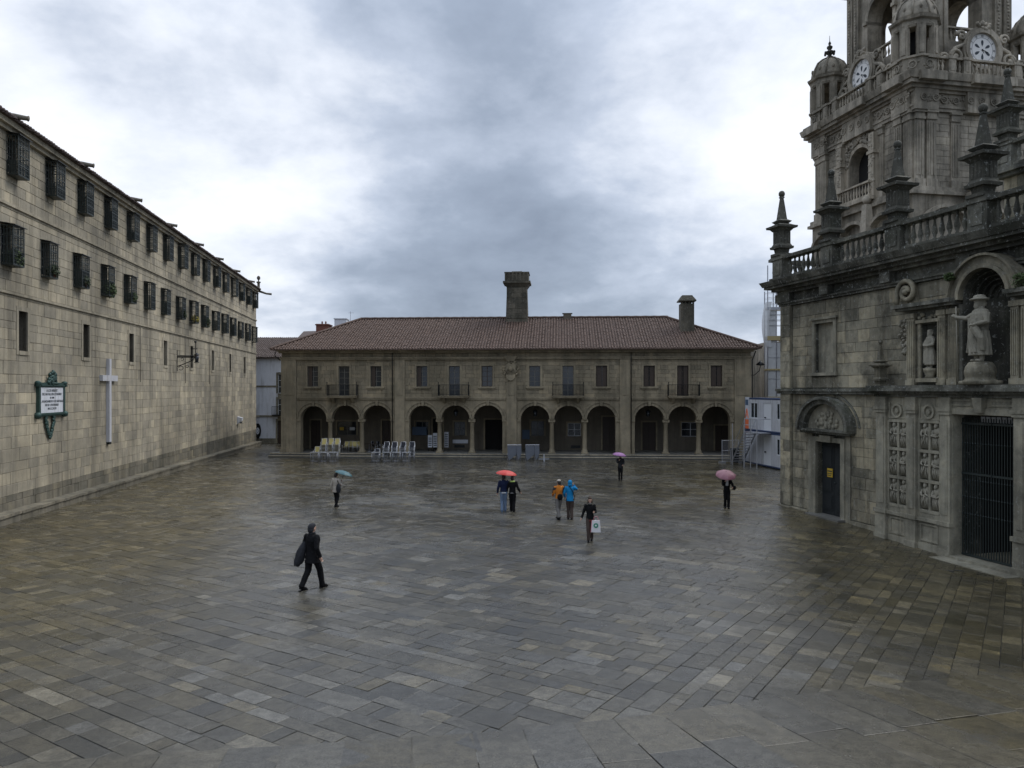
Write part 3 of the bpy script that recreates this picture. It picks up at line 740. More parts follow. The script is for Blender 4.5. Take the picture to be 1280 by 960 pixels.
# back wall of the arcade and its openings
BW = 4.2
door_px = [(391, 6, 3.0, 'd'), (430, 12, 2.9, 'w'), (481, 7, 3.0, 'd'), (524, 8, 2.9, 'w'), (543.5, 6, 3.2, 'd'), (571, 7, 2.9, 'w'), (617, 14, 3.1, 'd'), (668.5, 8, 3.0, 'w'), (714.5, 8, 2.8, 'w'), (759, 9, 3.4, 'd'), (808, 8, 2.9, 'd'), (860, 11, 2.9, 'w'), (899, 8, 2.6, 'd')]
bh = []
for p, hw, top, k in door_px:
    fac = (CF.o[1] + BW) / CF.o[1]
    u = CF.u(p); u = (u - CF.u(640)) * fac + CF.u(640) + (BW * .0) ; w_ = hw * .078
    u += .0
    bh.append((u - w_, u + w_, (ZF if k == 'd' else 1.55), top, k))
mb = MB(); wall_holes(mb, .6, CW - .6, ZF, 4.75, BW, BW + .4, [q[:4] for q in bh]); mb.build('inner_wall', 'conga_shade_wall', CONGA)  # recess shade is painted in by the darker stone
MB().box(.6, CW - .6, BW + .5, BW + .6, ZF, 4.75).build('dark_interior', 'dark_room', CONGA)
for i, (a, b_, c_, d, k) in enumerate(bh):
    mb = MB(); mb.box(a - .15, a, BW - .04, BW + .1, c_, d + .15).box(b_, b_ + .15, BW - .04, BW + .1, c_, d + .15).box(a, b_, BW - .04, BW + .1, d, d + .15)
    if k == 'd':
        o = mb.build('doorway', 'conga_stone', CONGA)
        if i not in (6, 4): 
            m2 = MB(); m2.box(a, (a + b_) / 2 - .01, BW + .2, BW + .25, c_, d).box((a + b_) / 2 + .01, b_, BW + .2, BW + .25, c_, d)
            for z in (.3, 1.2, 2.0): m2.box(a + .12, (a + b_) / 2 - .12, BW + .18, BW + .2, c_ + z, c_ + z + .65); m2.box((a + b_) / 2 + .12, b_ - .12, BW + .18, BW + .2, c_ + z, c_ + z + .65)
            m2.build('door_leaf', 'wood_dark', o)
    else:
        mb.build('window_surround', 'conga_stone', CONGA); window(CONGA, a, c_, b_ - a, d - c_, BW + .15, 'white_paint' if i in (8, 11) else 'wood_grey', 2, 2)
# posters and vents behind the arches
for p, z, w_, h_, mt in ((521, 2.0, .7, .8, 'blue_print'), (572, 1.0, .75, .35, 'grey_metal'), (654, 1.7, .35, .9, 'blue_print'), (571, .55, .5, .25, 'iron_black'), (716, .55, .45, .25, 'iron_black'), (424, 2.2, .2, .3, 'notice_yellow'), (437, 2.2, .25, .3, 'tarp_white')):
    u = (CF.u(p) - CF.u(640)) * 1.06 + CF.u(640)
    t_ = MB(); t_.box(-w_, w_, -.03, 0, -h_ * .5, h_ * .5)
    lab = {(521, 'blue_print'): ('wall_poster', 'wide bluish poster board behind the fourth arch from the left', 'poster'), (654, 'blue_print'): ('wall_poster', 'tall narrow blue poster right of the central coat of arms pier', 'poster'),
           (572, 'grey_metal'): ('notice_panel', 'long pale panel under the dark window behind the fifth arch', 'panel')}.get((p, mt))
    if lab:
        o = t_.build(lab[0], mt, None, label=lab[1], category=lab[2]); o.location = CONGA.matrix_world @ Vector((u, BW - .05, z)); o.rotation_euler = (0, 0, CF.rot)
    else:
        o = t_.build('vent_cover' if mt == 'iron_black' else 'notice', mt, CONGA); o.location = (u, BW - .05, z)
# columns
colm = MB().lathe([(.30, 0), (.30, .16), (.25, .2), (.27, .28), (.21, .36), (.215, .5), (.185, 2.62), (.22, 2.66), (.20, 2.74), (.28, 2.84)], 14).box(-.33, .33, -.33, .33, -.0, .10).box(-.30, .30, -.30, .30, 2.84, ZS - ZF + .002).mesh('column', 'conga_stone')
for g_ in groups:
    for (c0, r0), (c1, r1) in zip(g_[:-1], g_[1:]):
        link('column', colm, CONGA, ((c0 + r0 + c1 - r1) / 2, .36, ZF))
# voussoirs, archivolt mouldings and keystones
vb = []
for c, r in arches:
    n = 13; 
    for k in range(n):
        mb = MB(); t0, t1 = 180 * k / n + .5, 180 * (k + 1) / n - .5
        mb.arc_ring(c, ZS, r - .005, r + .27, -.05 - random.uniform(0, .012), .02, t0, t1, 2); mb.s = [random.gauss(.5, .15)] * len(mb.f)
        mb.build('voussoir', 'conga_stone', CONGA)
    vb.append((c, r))
for c, r in vb: mb = MB(); mb.arc_ring(c, ZS, r + .275, r + .36, -.12, .02, 4, 176, 20); mb.hexa([(c - .09, -.16, ZS + r - .04), (c + .09, -.16, ZS + r - .04), (c + .09, .02, ZS + r - .04), (c - .09, .02, ZS + r - .04), (c - .15, -.2, ZS + r + .42), (c + .15, -.2, ZS + r + .42), (c + .15, .02, ZS + r + .42), (c - .15, .02, ZS + r + .42)]); mb.build('archivolt', 'conga_stone', CONGA)
# piers, pilaster strips, imposts
for a, b_ in zip(edges[0::2], edges[1::2]):
    mb = MB()
    l_, r_ = max(a, 0), min(b_, CW)
    mb.box(a + (.38 if a > 0 else 0), b_ - (.38 if b_ < CW else 0), -.14, .01, ZF, 8.72)
    mb.box(a + (.0 if a > 0 else -.05), b_ + .0, -.10, -.002, ZF, ZF + .45); mb.box(a + (.32 if a > 0 else -.1), b_ - (.32 if b_ < CW else -.1), -.22, -.0, ZF, ZF + .30)
    mb.box(a + (.55 if a > 0 else .1), b_ - (.55 if b_ < CW else .1), -.17, -.14, 5.5, 8.5)
    if a > 0: mb.box(a - .03, a + .36, -.09, .0, ZS - .16, ZS)
    if b_ < CW: mb.box(b_ - .36, b_ + .03, -.09, .0, ZS - .16, ZS)
    mb.build('pilaster', 'conga_stone', CONGA)
mb = MB(); 
for a, b_ in zip(edges[1::2], edges[2::2]):
    mb.box(a - .3, b_ + .3, -.13, -.0, 5.18, 5.34); mb.box(a - .3, b_ + .3, -.08, -.0, 5.05, 5.18)
mb.box(-.1, CW + .1, -.19, 0, 8.74, 8.86); mb.box(-.1, CW + .1, -.25, 0, 8.86, 8.96)
mb.box(-.2, CW + .2, -.3, .2, 9.35, 9.48); mb.box(-.3, CW + .3, -.48, .3, 9.48, 9.6)
mb.build('cornice', 'conga_stone', CONGA)
# upper windows
for i, (a, b_, c_, d) in enumerate(CH):
    mb = MB(); mb.box(a - .17, a, -.05, .15, c_, d + .17).box(b_, b_ + .17, -.05, .15, c_, d + .17).box(a, b_, -.05, .15, d, d + .17)
    if i % 3 != 1: mb.box(a - .3, b_ + .3, -.16, .15, c_ - .14, c_).box(a - .22, b_ + .22, -.09, .0, c_ - .26, c_ - .14)
    mb.build('window_surround', 'conga_stone', CONGA)
    wood = 'wood_dark' if i in (8, 9, 10, 11, 5) else 'white_paint' if i in () else 'wood_grey'
    f = window(CONGA, a, c_, b_ - a, d - c_, .18, wood, 2, 5 if i % 3 == 1 else 4, name='balcony_door' if i % 3 == 1 else 'window')
    if i in (0, 2, 3, 8, 9, 10, 11): MB().box(a + .06, a + (.42 if i not in (8, 11) else .46), .12, .16, c_ + .05, d - .05).build('shutter', 'wood_dark', f)
    if i in (8, 10, 11, 9): MB().box(b_ - .42, b_ - .06, .12, .16, c_ + .05, d - .05).build('shutter', 'wood_dark', f)
    if i % 3 == 1:
        bl_ = MB(); W_ = 1.38; u = (a + b_) / 2; bl_.box(u - W_ + .05, u + W_ - .05, -.75, 0, 5.24, 5.38).box(u - W_ - .02, u + W_ + .02, -.82, 0, 5.38, 5.44)
        for s in (-.9, .9): bl_.hexa([(u + s - .12, -.15, 4.8), (u + s + .12, -.15, 4.8), (u + s + .12, 0, 4.8), (u + s - .12, 0, 4.8), (u + s - .12, -.65, 5.24), (u + s + .12, -.65, 5.24), (u + s + .12, 0, 5.24), (u + s - .12, 0, 5.24)])
        B = bl_.build('balcony', 'conga_stone', CONGA)
        rl = MB(); n = 22
        for z in (5.52, 6.42): rl.box(u - W_, u + W_, -.80, -.76, z, z + .035); [rl.box(u + s - .02, u + s + .02, -.76, 0, z, z + .035) for s in (-W_ + .02, W_ - .02)]
        for k in range(n + 1): x = u - W_ + .02 + (2 * W_ - .04) * k / n; rl.bar((x, -.78, 5.44), (x, -.78, 6.44), .013)
        for s in (-W_ + .02, W_ - .02):
            rl.bar((u + s, -.78, 5.44), (u + s, -.78, 6.6), .03); rl.ell((u + s, -.78, 6.64), .05, 6, 4)
            for k in range(1, 7): rl.bar((u + s, -.78 + .78 * k / 7, 5.44), (u + s, -.78 + .78 * k / 7, 6.44), .012)
        rl.build('railing', 'iron_black', B)
# coat of arms on the centre pier
uc = CF.u(638.5); mb = MB(); mb.box(uc - .45, uc + .45, -.32, -.16, 7.35, 8.3)
mb.disc(uc, 7.4, .45, -.32, -.16, 16, 1, 1.3)
for _ in range(60):
    a = random.uniform(0, 6.28); r_ = random.uniform(.45, .85); mb.ell((uc + r_ * math.cos(a) * .8, -.22, 7.75 + r_ * math.sin(a) * 1.15), (.09, .07, .1), 6, 4)
mb.hexa([(uc - .3, -.3, 8.55), (uc + .3, -.3, 8.55), (uc + .3, -.1, 8.55), (uc - .3, -.1, 8.55), (uc - .6, -.5, 9.0), (uc + .6, -.5, 9.0), (uc + .6, -.1, 9.0), (uc - .6, -.1, 9.0)])
mb.ell((uc, -.3, 7.9), (.22, .1, .28), 8, 6)
mb.build('coat_of_arms', 'conga_stone', CONGA)
# pipes
for p in (491.0, 788.6): u = CF.u(p); MB().tube([(u, -.2, 9.4), (u, -.24, 8.9), (u, -.2, 8.6), (u, -.2, .3)], .045, 6).build('downpipe', 'iron_black', CONGA)
MB().tube([(CW + .35, -.3, 9.4), (CW + .1, -.1, 8.6), (CW + .1, -.1, .2)], .05, 6).build('downpipe', 'iron_black', CONGA)
MB().tube([(-.45, -.4, 9.45), (-.5, -.35, 9.1), (-.05, -.1, 8.7)], .05, 6).build('downpipe', 'iron_black', CONGA)
# platform and two steps: long stones
u = -.8
while u < CW + .6:
    l = min(random.uniform(1.5, 2.4), CW + .7 - u)
    for (y0, y1, z0_, z1_) in ((-.75, 5, .02, .22), (-1.2, -.70, -.16, .03)):
        MB().box(u + .008, u + l - .008, y0 - .05, y0 + .02, z1_ - .07, z1_ + .003, sh=.95).build('step_nosing', 'granite_warm', CONGA)
        MB().box(u + .008, u + l - .008, y0, y1 if y1 < 4 else -.1, z0_ - .3, z1_, sh=random.uniform(.2, .7)).build('step_stone', 'step_stone', CONGA)
    u += l
MB().box(-.6, CW + .5, -.09, 11, -.6, ZF - .002).build('arcade_floor', 'step_stone', CONGA)
# roof
slope = R(23.5); D = 14.0; rise = math.tan(slope)
rl_, rr_ = CF.u(450) * 1.0, CW
e0, e1, ey = -.75, CW + .75, -.85
ZR = 9.64; HX = 7.0; half = 7.9; hipL, hipR = 6.4, 7.3
RF = thing('x', 'x', 'x'); bpy.data.objects.remove(RF)
mb = MB(Matrix.Translation((0, ey, ZR)))
tiles(mb, e0, e1, half, slope, lambda x: (0, max(.3, half * min(1, (x - e0) / hipL, (e1 - x) / hipR))), rl=.40)
RO = mb.build('roof_tiles', 'roof_tile', CONGA, kind='stuff')
zt = ZR + half * rise
mb = MB(); yb = ey + 2 * half
mb.add([(e0, ey, ZR), (e1, ey, ZR), (e1, yb, ZR), (e0, yb, ZR), (e0 + hipL, ey + half, zt), (e1 - hipR, ey + half, zt), (e0, ey, ZR - .05), (e1, ey, ZR - .05), (e1, yb, ZR - .05), (e0, yb, ZR - .05)],
       [(0, 1, 5, 4), (1, 2, 5), (2, 3, 4, 5), (3, 0, 4), (6, 9, 8, 7), (0, 6, 7, 1), (1, 7, 8, 2), (2, 8, 9, 3), (3, 9, 6, 0)])
rsh = mb.build('roof', 'roof_tile', CONGA)
# end slopes tiled too
for s, hx in ((1, hipR), (-1, hipL)):
    M = (Matrix.Translation((e1, ey, ZR)) @ Matrix.Rotation(R(90), 4, 'Z')) if s > 0 else (Matrix.Translation((e0, yb, ZR)) @ Matrix.Rotation(R(-90), 4, 'Z'))
    sl = math.atan2(zt - ZR, hx); mb = MB(M)
    tiles(mb, 0, 2 * half, hx, sl, lambda x: (0, max(.3, hx * min(1, x / half, (2 * half - x) / half))), rl=.42)
    mb.build('end_roof_tiles', 'roof_tile', CONGA, kind='stuff')
mb = MB()
mb.tube([(e0, ey, ZR + .12), (e0 + hipL, ey + half, zt + .12)], .12, 6, False); mb.tube([(e1, ey, ZR + .12), (e1 - hipR, ey + half, zt + .12)], .12, 6, False)
mb.tube([(e0 + hipL + k * .45, ey + half, zt + .10 + .02 * (k % 2)) for k in range(int((e1 - hipR - e0 - hipL) / .45) + 2)], .12, 6, False)
mb.build('ridge_tiles', 'roof_tile', CONGA)
# chimneys
yr = ey + half
u = (CF.u(645) - CF.u(640)) * 1.11 + CF.u(640) - .32
mb = MB(); q = zt - 1.35
mb.frus(u, yr, q, q + 1.0, 1.22, 1.08, 1.2, 1.05).frus(u, yr, q + 1.0, q + 4.35, 1.08, .98, 1.05, .95).frus(u, yr, q + 4.35, q + 4.75, .98, 1.25, .95, 1.2)
mb.box(u - 1.35, u + 1.35, yr - 1.3, yr + 1.3, q + 4.75, q + 4.95)
mb.box(u - 1.15, u + 1.15, yr - 1.1, yr + 1.1, q + 4.95, q + 5.75).box(u - 1.22, u + 1.22, yr - 1.17, yr + 1.17, q + 5.75, q + 5.85).frus(u, yr, q + 5.85, q + 6.0, .6, .5)
for k in range(7): mb.box(u - 1.1 + k * .36 - .08, u - 1.1 + k * .36 + .08, yr - 1.17, yr - 1.1, q + 5.0, q + 5.75)
CHM = mb.build('chimney', 'chimney_stone', CONGA)
ashlar(CONGA, u - 1.0, u + 1.0, q + 1.3, q + 4.3, .5, (.6, 1.1), [], 'chimney_stone', yf=yr - 1.09, npart=0)
u2 = CF.u(859) * 1.0; y2 = ey + 4.6; u2 = (CF.u(859) - CF.u(640)) * 1.06 + CF.u(640) - .4
mb = MB(); z2 = ZR + 4.0 * rise * .6 - .55
mb.box(u2 - .62, u2 + .62, y2 - .6, y2 + .6, z2, z2 + 4.5 - .6); T2 = z2 + 3.9
for k in range(4): mb.box(u2 - .62 + k * .36, u2 - .62 + k * .36 + .16, y2 - .6, y2 - .45, T2, T2 + .22)
mb.box(u2 - .4, u2 + .4, y2 - .4, y2 + .4, T2 - .1, T2 + .25); mb.box(u2 - .8, u2 + .8, y2 - .78, y2 + .78, T2 + .22, T2 + .32).frus(u2, y2, T2 + .32, T2 + .8, .78, .45)
mb.build('chimney', 'chimney_stone', CONGA)
u3 = (CF.u(698) - CF.u(640)) * 1.11 + CF.u(640) + .4
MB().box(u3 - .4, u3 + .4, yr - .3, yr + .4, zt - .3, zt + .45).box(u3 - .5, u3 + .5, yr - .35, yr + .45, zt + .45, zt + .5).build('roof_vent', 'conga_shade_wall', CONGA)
# =================================================================== white house at the left gap
WH = thing('white_house', 'white plastered house with grey bands in the gap left of the arcade', 'building', (-34.5, 93, 0), 0)
mb = MB(); ww = 16; zt_ = 9.75
hz = [(6.15, 6.95, 5.55, 7.9), (6.15, 6.95, 2.75, 4.9), (6.1, 7.0, -.6, 2.25)]
wall_holes(mb, 0, ww, .1, zt_, 0, .5, hz); mb.box(0, ww, .6, 12, -.6, zt_); mb.build('wall', 'white_plaster', WH)
mb = MB(); wall_holes(mb, -.01, ww, -1.0, .1, -.03, .5, hz); mb.box(-.01, 6.1, -.05, 0, 6.3, 6.5).box(6.95, ww, -.05, 0, 6.3, 6.5).box(-.01, ww, -.12, 0, 2.9 - .2, 3.05 - .15)
for a, b_, c_, d in hz: mb.box(a - .2, a, -.04, .1, c_, d + .2).box(b_, b_ + .2, -.04, .1, c_, d + .2).box(a, b_, -.04, .1, d, d + .2)
mb.build('grey_trim', 'cathedral_stone', WH)
for a, b_, c_, d in hz[:2]: window(WH, a, c_, b_ - a, d - c_, .1, 'white_paint', 2, 3)
MB().box(6.1, 7.0, .15, .2, -.6, 2.25).build('door', 'wood_dark', WH)
mb = MB()
for x0, x1 in ((5.6, 7.4), (.6, 1.9)):
    for k in range(13): mb.bar((x0 + (x1 - x0) * k / 12, -.6, 3.0), (x0 + (x1 - x0) * k / 12, -.6, 3.95), .02)
    mb.box(x0, x1, -.63, -.57, 3.93, 3.98).box(x0, x1, -.65, 0, 2.86, 2.98)
mb.build('balcony_rail', 'iron_black', WH)
mb = MB(Matrix.Translation((0, -.45, zt_ + .15))); tiles(mb, -.3, ww, 6, R(24), lambda x: (0, 6.2)); mb.build('roof_tiles', 'roof_tile_dark', WH, kind='stuff')
MB().box(-.3, ww, -.4, 0, zt_ - .0, zt_ + .12).hexa([(-.3, -.4, zt_ + .12), (ww, -.4, zt_ + .12), (ww, 12, zt_ + .12), (-.3, 12, zt_ + .12), (-.3, -.4, zt_ + .13), (ww, -.4, zt_ + .13), (ww, 5.8, zt_ + 2.85), (-.3, 5.8, zt_ + 2.85)]).build('roof', 'roof_tile_dark', WH)
t_ = thing('oval_sign', 'dark upright oval sign with pale emblem on the white house wall', 'sign', (-34.5 + 3.75, 93, 1.0))
MB().disc(0, 0, .38, -.14, -.01, 24, 1, 2.4).build('board', 'iron_black', t_); mb = MB(); mb.arc_ring(0, .0, .13, .2, -.17, -.14, 0, 360, 20, 1, 2.0); mb.box(-.08, .08, -.17, -.14, -.18, .18); mb.build('emblem', 'marble_white', t_)
# roofs further behind on the left
t_ = thing('far_rooftop', 'low far rooftop with grey tiles seen behind the white house roof', 'building', (-42, 116, 0))
MB().box(0, 13.5, 0, 8, -1, 13.0).build('wall', 'white_plaster', t_); MB().hexa([(-.3, -.4, 13), (13.8, -.4, 13), (13.8, 8.4, 13), (-.3, 8.4, 13), (.5, 2, 14.0), (13.2, 2, 14.0), (13.2, 6, 14.0), (.5, 6, 14.0)]).build('roof', 'roof_tile_dark', t_)
t_ = thing('house_behind_roof', 'rooftop with red brick and white chimneys rising behind the left roof corner', 'building', (-29, 104, 0))
MB().box(0, 12, 0, 9, -1, 12.6).build('wall', 'white_plaster', t_); MB().hexa([(-.3, -.4, 12.6), (12.3, -.4, 12.6), (12.3, 9.4, 12.6), (-.3, 9.4, 12.6), (-.3, 4, 14.2), (12.3, 4, 14.6), (12.3, 5, 14.6), (-.3, 5, 14.2)]).build('roof', 'roof_tile_dark', t_)
mb = MB(); mb.box(2.2, 3.9, 1, 3, 12.2, 15.0).box(2.1, 4.0, .9, 3.1, 14.8, 14.95); [mb.lathe([(.09, 0), (.12, .3), (.05, .4)], 8, (x, 1.6, 15.0)) for x in (2.9, 3.4)]
mb.build('brick_chimney', 'brick_red', t_)
MB().box(4.6, 6.2, 1.5, 3.5, 12.2, 15.7).box(4.5, 6.3, 1.4, 3.6, 15.7, 15.8).build('white_chimney', 'white_plaster', t_)
mb = MB(); mb.bar((6.7, 2, 13), (6.7, 2, 16.8), .03); mb.bar((6.4, 2, 16.6), (7.2, 2, 16.6), .02); [mb.bar((6.5 + .2 * k, 1.8, 16.6), (6.5 + .2 * k, 2.2, 16.6), .012) for k in range(4)]
mb.build('antenna', 'grey_metal', t_)
# =================================================================== cathedral wall (right)
KF = Frame(13.5, 38.3, .245, -1); KP = Frame(13.5 - .437, 38.3 - .107, .245, -1)
CAT = thing('cathedral_wall', 'weathered lichen grey church wall with holy door, balustrade and obelisk pinnacles on the right', 'building', (KF.o[0], KF.o[1], 0), KF.rot)
bpy.context.view_layer.update()
KL = 21.5; ZC = 10.75
d0, d1 = KF.u(1021.5), KF.u(1052.5); dz0, dz1 = .28, 3.62
b0, b1 = KF.u(1019.5), KF.u(1042.5); bz0, bz1 = 6.78, 9.05
p0 = KP.u(1098)
wh = [(d0, d1, -1, dz1), (b0, b1, bz0, bz1), (KP.u(1191), KP.u(1270), -1, KP.z(1191, 518)), (KP.u(1227.5) - .98, KP.u(1227.5) + .98, 6.19, 10.25)]
mb = MB(); wall_holes(mb, 0, KL, -.8, ZC, .03, .8, wh); mb.box(.0, .9, .81, 16, -.8, ZC); mb.build('wall', 'cathedral_dark', CAT)
ashlar(CAT, .86, p0, .35, 5.78, .46, (.6, 1.4), wh + [(d0 - .62, d1 + .62, -1, 4.0)], 'cathedral_stone', npart=90, proud=.02, gap=.010)
ashlar(CAT, .86, KL, 6.08, 10.1, .46, (.6, 1.4), wh + [(b0 - .22, b1 + .22, bz0 - .2, bz1 + .25), (KP.u(1128), KL, 5, 9.2), (KP.u(1227.5) - 1.45, KP.u(1227.5) + 1.45, 9, 10.6)], 'cathedral_stone', npart=110, proud=.02, gap=.010)
M = Matrix.Translation((0, -.14, 0))
ashlar(CAT, 0, .8, .35, 5.78, .62, (.8, .9), [], 'cathedral_stone', npart=20, M=M, gap=.010); ashlar(CAT, 0, .8, 6.08, 10.1, .62, (.8, .9), [], 'cathedral_stone', npart=20, M=M, gap=.010)
mb = MB(); mb.box(-.01, .81, -.10, .02, -.8, ZC)
mb.box(.82, d0 - .62, -.10, .02, -.8, .32).box(d1 + .62, p0, -.10, .02, -.8, .32).box(-.06, .88, -.22, -.11, -.8, .30); mb.build('plinth', 'cathedral_stone', CAT)
mb = MB()
mb.box(-.2, p0 - .2, -.20, .02, 5.80, 5.92).box(-.25, p0 - .2, -.27, .02, 5.92, 6.04)
mb.box(-.12, KL, -.14, .02, 10.12, 10.22).box(-.16, KL, -.20, .02, 10.22, 10.30)
mb.box(-.15, KL, -.22, .02, 10.72, 10.86).box(-.35, KL, -.42, .02, 10.86, 11.0).box(-.6, KL, -.68, .02, 11.0, 11.12).hexa([(-.66, -.74, 11.12), (KL, -.74, 11.12), (KL, .6, 11.12), (-.66, .6, 11.12), (-.78, -.86, 11.36), (KL, -.86, 11.36), (KL, .6, 11.36), (-.78, .6, 11.36)])
for i in range(18): mb.box(3.6 + i * 3.9 - .3, 3.6 + i * 3.9 + .3, -.30, -.0, 10.31, 10.72) if 3.6 + i * 3.9 < KL else None
mb.box(-.3, .9, -.24, -.0, 10.31, 10.72)
mb.build('cornice', 'cathedral_dark', CAT)
mb = MB(); mb.box(-.78, KL, .61, 16, 11.1, 11.34); mb.build('terrace_roof', 'cathedral_dark', CAT)
# blind window
mb = MB(); t = .20
mb.box(b0 - t, b0, -.06, .03, bz0, bz1).box(b1, b1 + t, -.06, .03, bz0, bz1).box(b0 - t, b1 + t, -.06, .03, bz1, bz1 + .16).box(b0 - t - .1, b1 + t + .1, -.14, .03, bz1 + .16, bz1 + .26)
mb.box(b0 - t - .08, b1 + t + .08, -.14, .03, bz0 - .14, bz0).build('window_surround', 'cathedral_carved', CAT)
MB().box(b0, b1, .16, .4, bz0, bz1).build('blind_panel', 'cathedral_carved', CAT)
# side door with curved hood
dm = (d0 + d1) / 2
mb = MB(); mb.box(d0 - .28, d0, -.10, .25, .0, dz1 + .22).box(d1, d1 + .28, -.10, .25, .0, dz1 + .22).box(d0, d1, -.10, .25, dz1, dz1 + .22)
mb.box(d0 - .60, d0 - .28, -.05, .03, -.1, 3.95).box(d1 + .28, d1 + .60, -.05, .03, -.1, 3.95)
mb.hexa([(dm - .3, -.2, dz1 + .0), (dm + .3, -.2, dz1), (dm + .3, 0, dz1), (dm - .3, 0, dz1), (dm - .38, -.26, dz1 + .3), (dm + .38, -.26, dz1 + .3), (dm + .38, 0, dz1 + .3), (dm - .38, 0, dz1 + .3)])
mb.build('door_surround', 'cathedral_carved', CAT)
hw = 1.75; zh = 4.0
mb = MB(); mb.box(dm - hw, dm + hw, -.32, .03, zh, zh + .10).box(dm - hw - .1, dm + hw + .1, -.42, .03, zh + .10, zh + .2)
mb.arc_ring(dm, zh + .2, 1.45, 1.70, -.36, .03, 0, 180, 20, 1, .80).arc_ring(dm, zh + .2, 1.70, 1.86, -.5, .03, 0, 180, 20, 1, .80)
mb.arc_ring(dm, zh + .1, 2.05, 2.14, -.06, .03, 8, 172, 20, 1, .82)
mb.build('curved_pediment', 'cathedral_dark', CAT)
mb = MB(); mb.arc_ring(dm, zh + .2, .02, 1.47, -.08, .02, 0, 180, 20, 1, .80)
for _ in range(34):
    a = random.uniform(.2, 2.9); q = random.uniform(.1, 1.0); mb.ell((dm + q * math.cos(a), -.1, zh + .25 + q * math.sin(a) * .7), (.10, .06, .12), 6, 4)
mb.build('tympanum', 'cathedral_carved', CAT)
for s, (a, b_) in ((-1, (d0, dm - .012)), (1, (dm + .012, d1))):
    mb = MB(); mb.box(a, b_, .28, .36, dz0, dz1)
    for z, h in ((.2, .7), (1.05, .95), (2.15, .95)): mb.box(a + .1, b_ - .1, .255, .28, dz0 + z, dz0 + z + h).box(a + .17, b_ - .17, .24, .255, dz0 + z + .07, dz0 + z + h - .07)
    o = mb.build('door_leaf', 'wood_green_black', CAT)
    if s < 0: 
        m2 = MB(); m2.box(a + .42, a + .80, .225, .238, dz0 + 1.72, dz0 + 2.12); m2.build('notice', 'notice_yellow', o)
        MB().box(a + .45, a + .77, .216, .2245, dz0 + 1.97, dz0 + 2.02).box(a + .45, a + .77, .216, .2245, dz0 + 1.87, dz0 + 1.90).box(a + .45, a + .70, .216, .2245, dz0 + 1.79, dz0 + 1.82).build('notice_text', 'ink_dark', o)
    else: m2 = MB(); m2.ell((a + .1, .22, dz0 + 1.5), .04, 6, 4); m2.build('handle', 'iron', o)
MB().box(d0 - .3, d1 + .3, -.45, .5, -.4, dz0).build('door_step', 'step_stone', CAT)
# ---- holy door portal, projecting
X = lambda p: KP.u(p); Zp = lambda p, y: KP.z(p, y)
pf = -.45
xg0, xg1 = X(1191), X(1270)
ZE = 5.72
mb = MB(); gt = Zp(1191, 518)
rel = [(X(1111), X(1135.5), Zp(1123, 632), Zp(1123, 526)), (X(1149), X(1176), Zp(1162, 640), Zp(1162, 527))]
g0 = (xg0 + xg1) / 2; rel += [(2 * g0 - b_, 2 * g0 - a, c_, d) for a, b_, c_, d in rel[::-1]]
wall_holes(mb, p0, KL, -.8, ZE, pf, .029, [(xg0, xg1, -1, gt)] + rel)
mb.box(rel[0][0] - .02, rel[1][1] + .02, -.26, -.0, 1.0, 5.05).box(rel[2][0] - .02, rel[3][1] + .02, -.26, -.0, 1.0, 5.05)
mb.build('portal_front', 'cathedral_carved', CAT)
ashlar(CAT, p0, KL, .3, ZE, .56, (.7, 1.2), [(xg0 - .02, xg1 + .02, -1, gt)] + [(a - .0, b_ + .0, c_, d) for a, b_, c_, d in rel], 'cathedral_carved', yf=pf - .012, npart=60, proud=.008, gap=.009, depth=.02)
pil = [(X(1098), X(1110)), (X(1136), X(1147.5)), (X(1178), X(1190.5)), (X(1271), X(1283))]
pil = pil[:3] + [(2 * g0 - b_, 2 * g0 - a) for a, b_ in pil[:3][::-1]]
for a, b_ in pil:
    mb = MB()
    mb.box(a, b_, pf - .12, pf, 1.25, ZE - .62).box(a - .04, b_ + .04, pf - .17, pf, ZE - .62, ZE - .5).box(a - .07, b_ + .07, pf - .20, pf, ZE - .5, ZE - .38).box(a - .02, b_ + .02, pf - .15, pf, ZE - .38, ZE)
    mb.box(a + .1, b_ - .1, pf - .145, pf - .12, 1.5, ZE - .8)
    mb.box(a - .05, b_ + .05, pf - .2, pf, -.8, .25).box(a - .02, b_ + .02, pf - .15, pf, .25, 1.1).box(a - .07, b_ + .07, pf - .2, pf, 1.1, 1.25)
    mb.build('pilaster', 'cathedral_carved', CAT)
mb = MB()
for a, b_ in ((pil[0][1], pil[1][0]), (pil[1][1], pil[2][0]), (pil[3][1], pil[4][0]), (pil[4][1], pil[5][0])):
    mb.box(a + .06, b_ - .06, pf - .06, pf, -.8, .3).box(a + .06, b_ - .06, pf - .12, pf, 1.1, 1.22)
    for q in (.42, 1.02): mb.box(a + .15, b_ - .15, pf - .05, pf, q - .06, q)
    for q in (a + .15, b_ - .22): mb.box(q, q + .07, pf - .05, pf, .42, .96)
    c = (a + b_) / 2; mb.box(a + .08, b_ - .08, pf - .05, pf, 4.88, 4.94).arc_ring(c, 5.18, .20, .28, pf - .09, pf, 0, 360, 16).box(a + .1, a + .16, pf - .05, pf, 4.94, 5.5).box(b_ - .16, b_ - .1, pf - .05, pf, 4.94, 5.5); mb.disc(c, 5.18, .09, pf - .09, pf, 10)
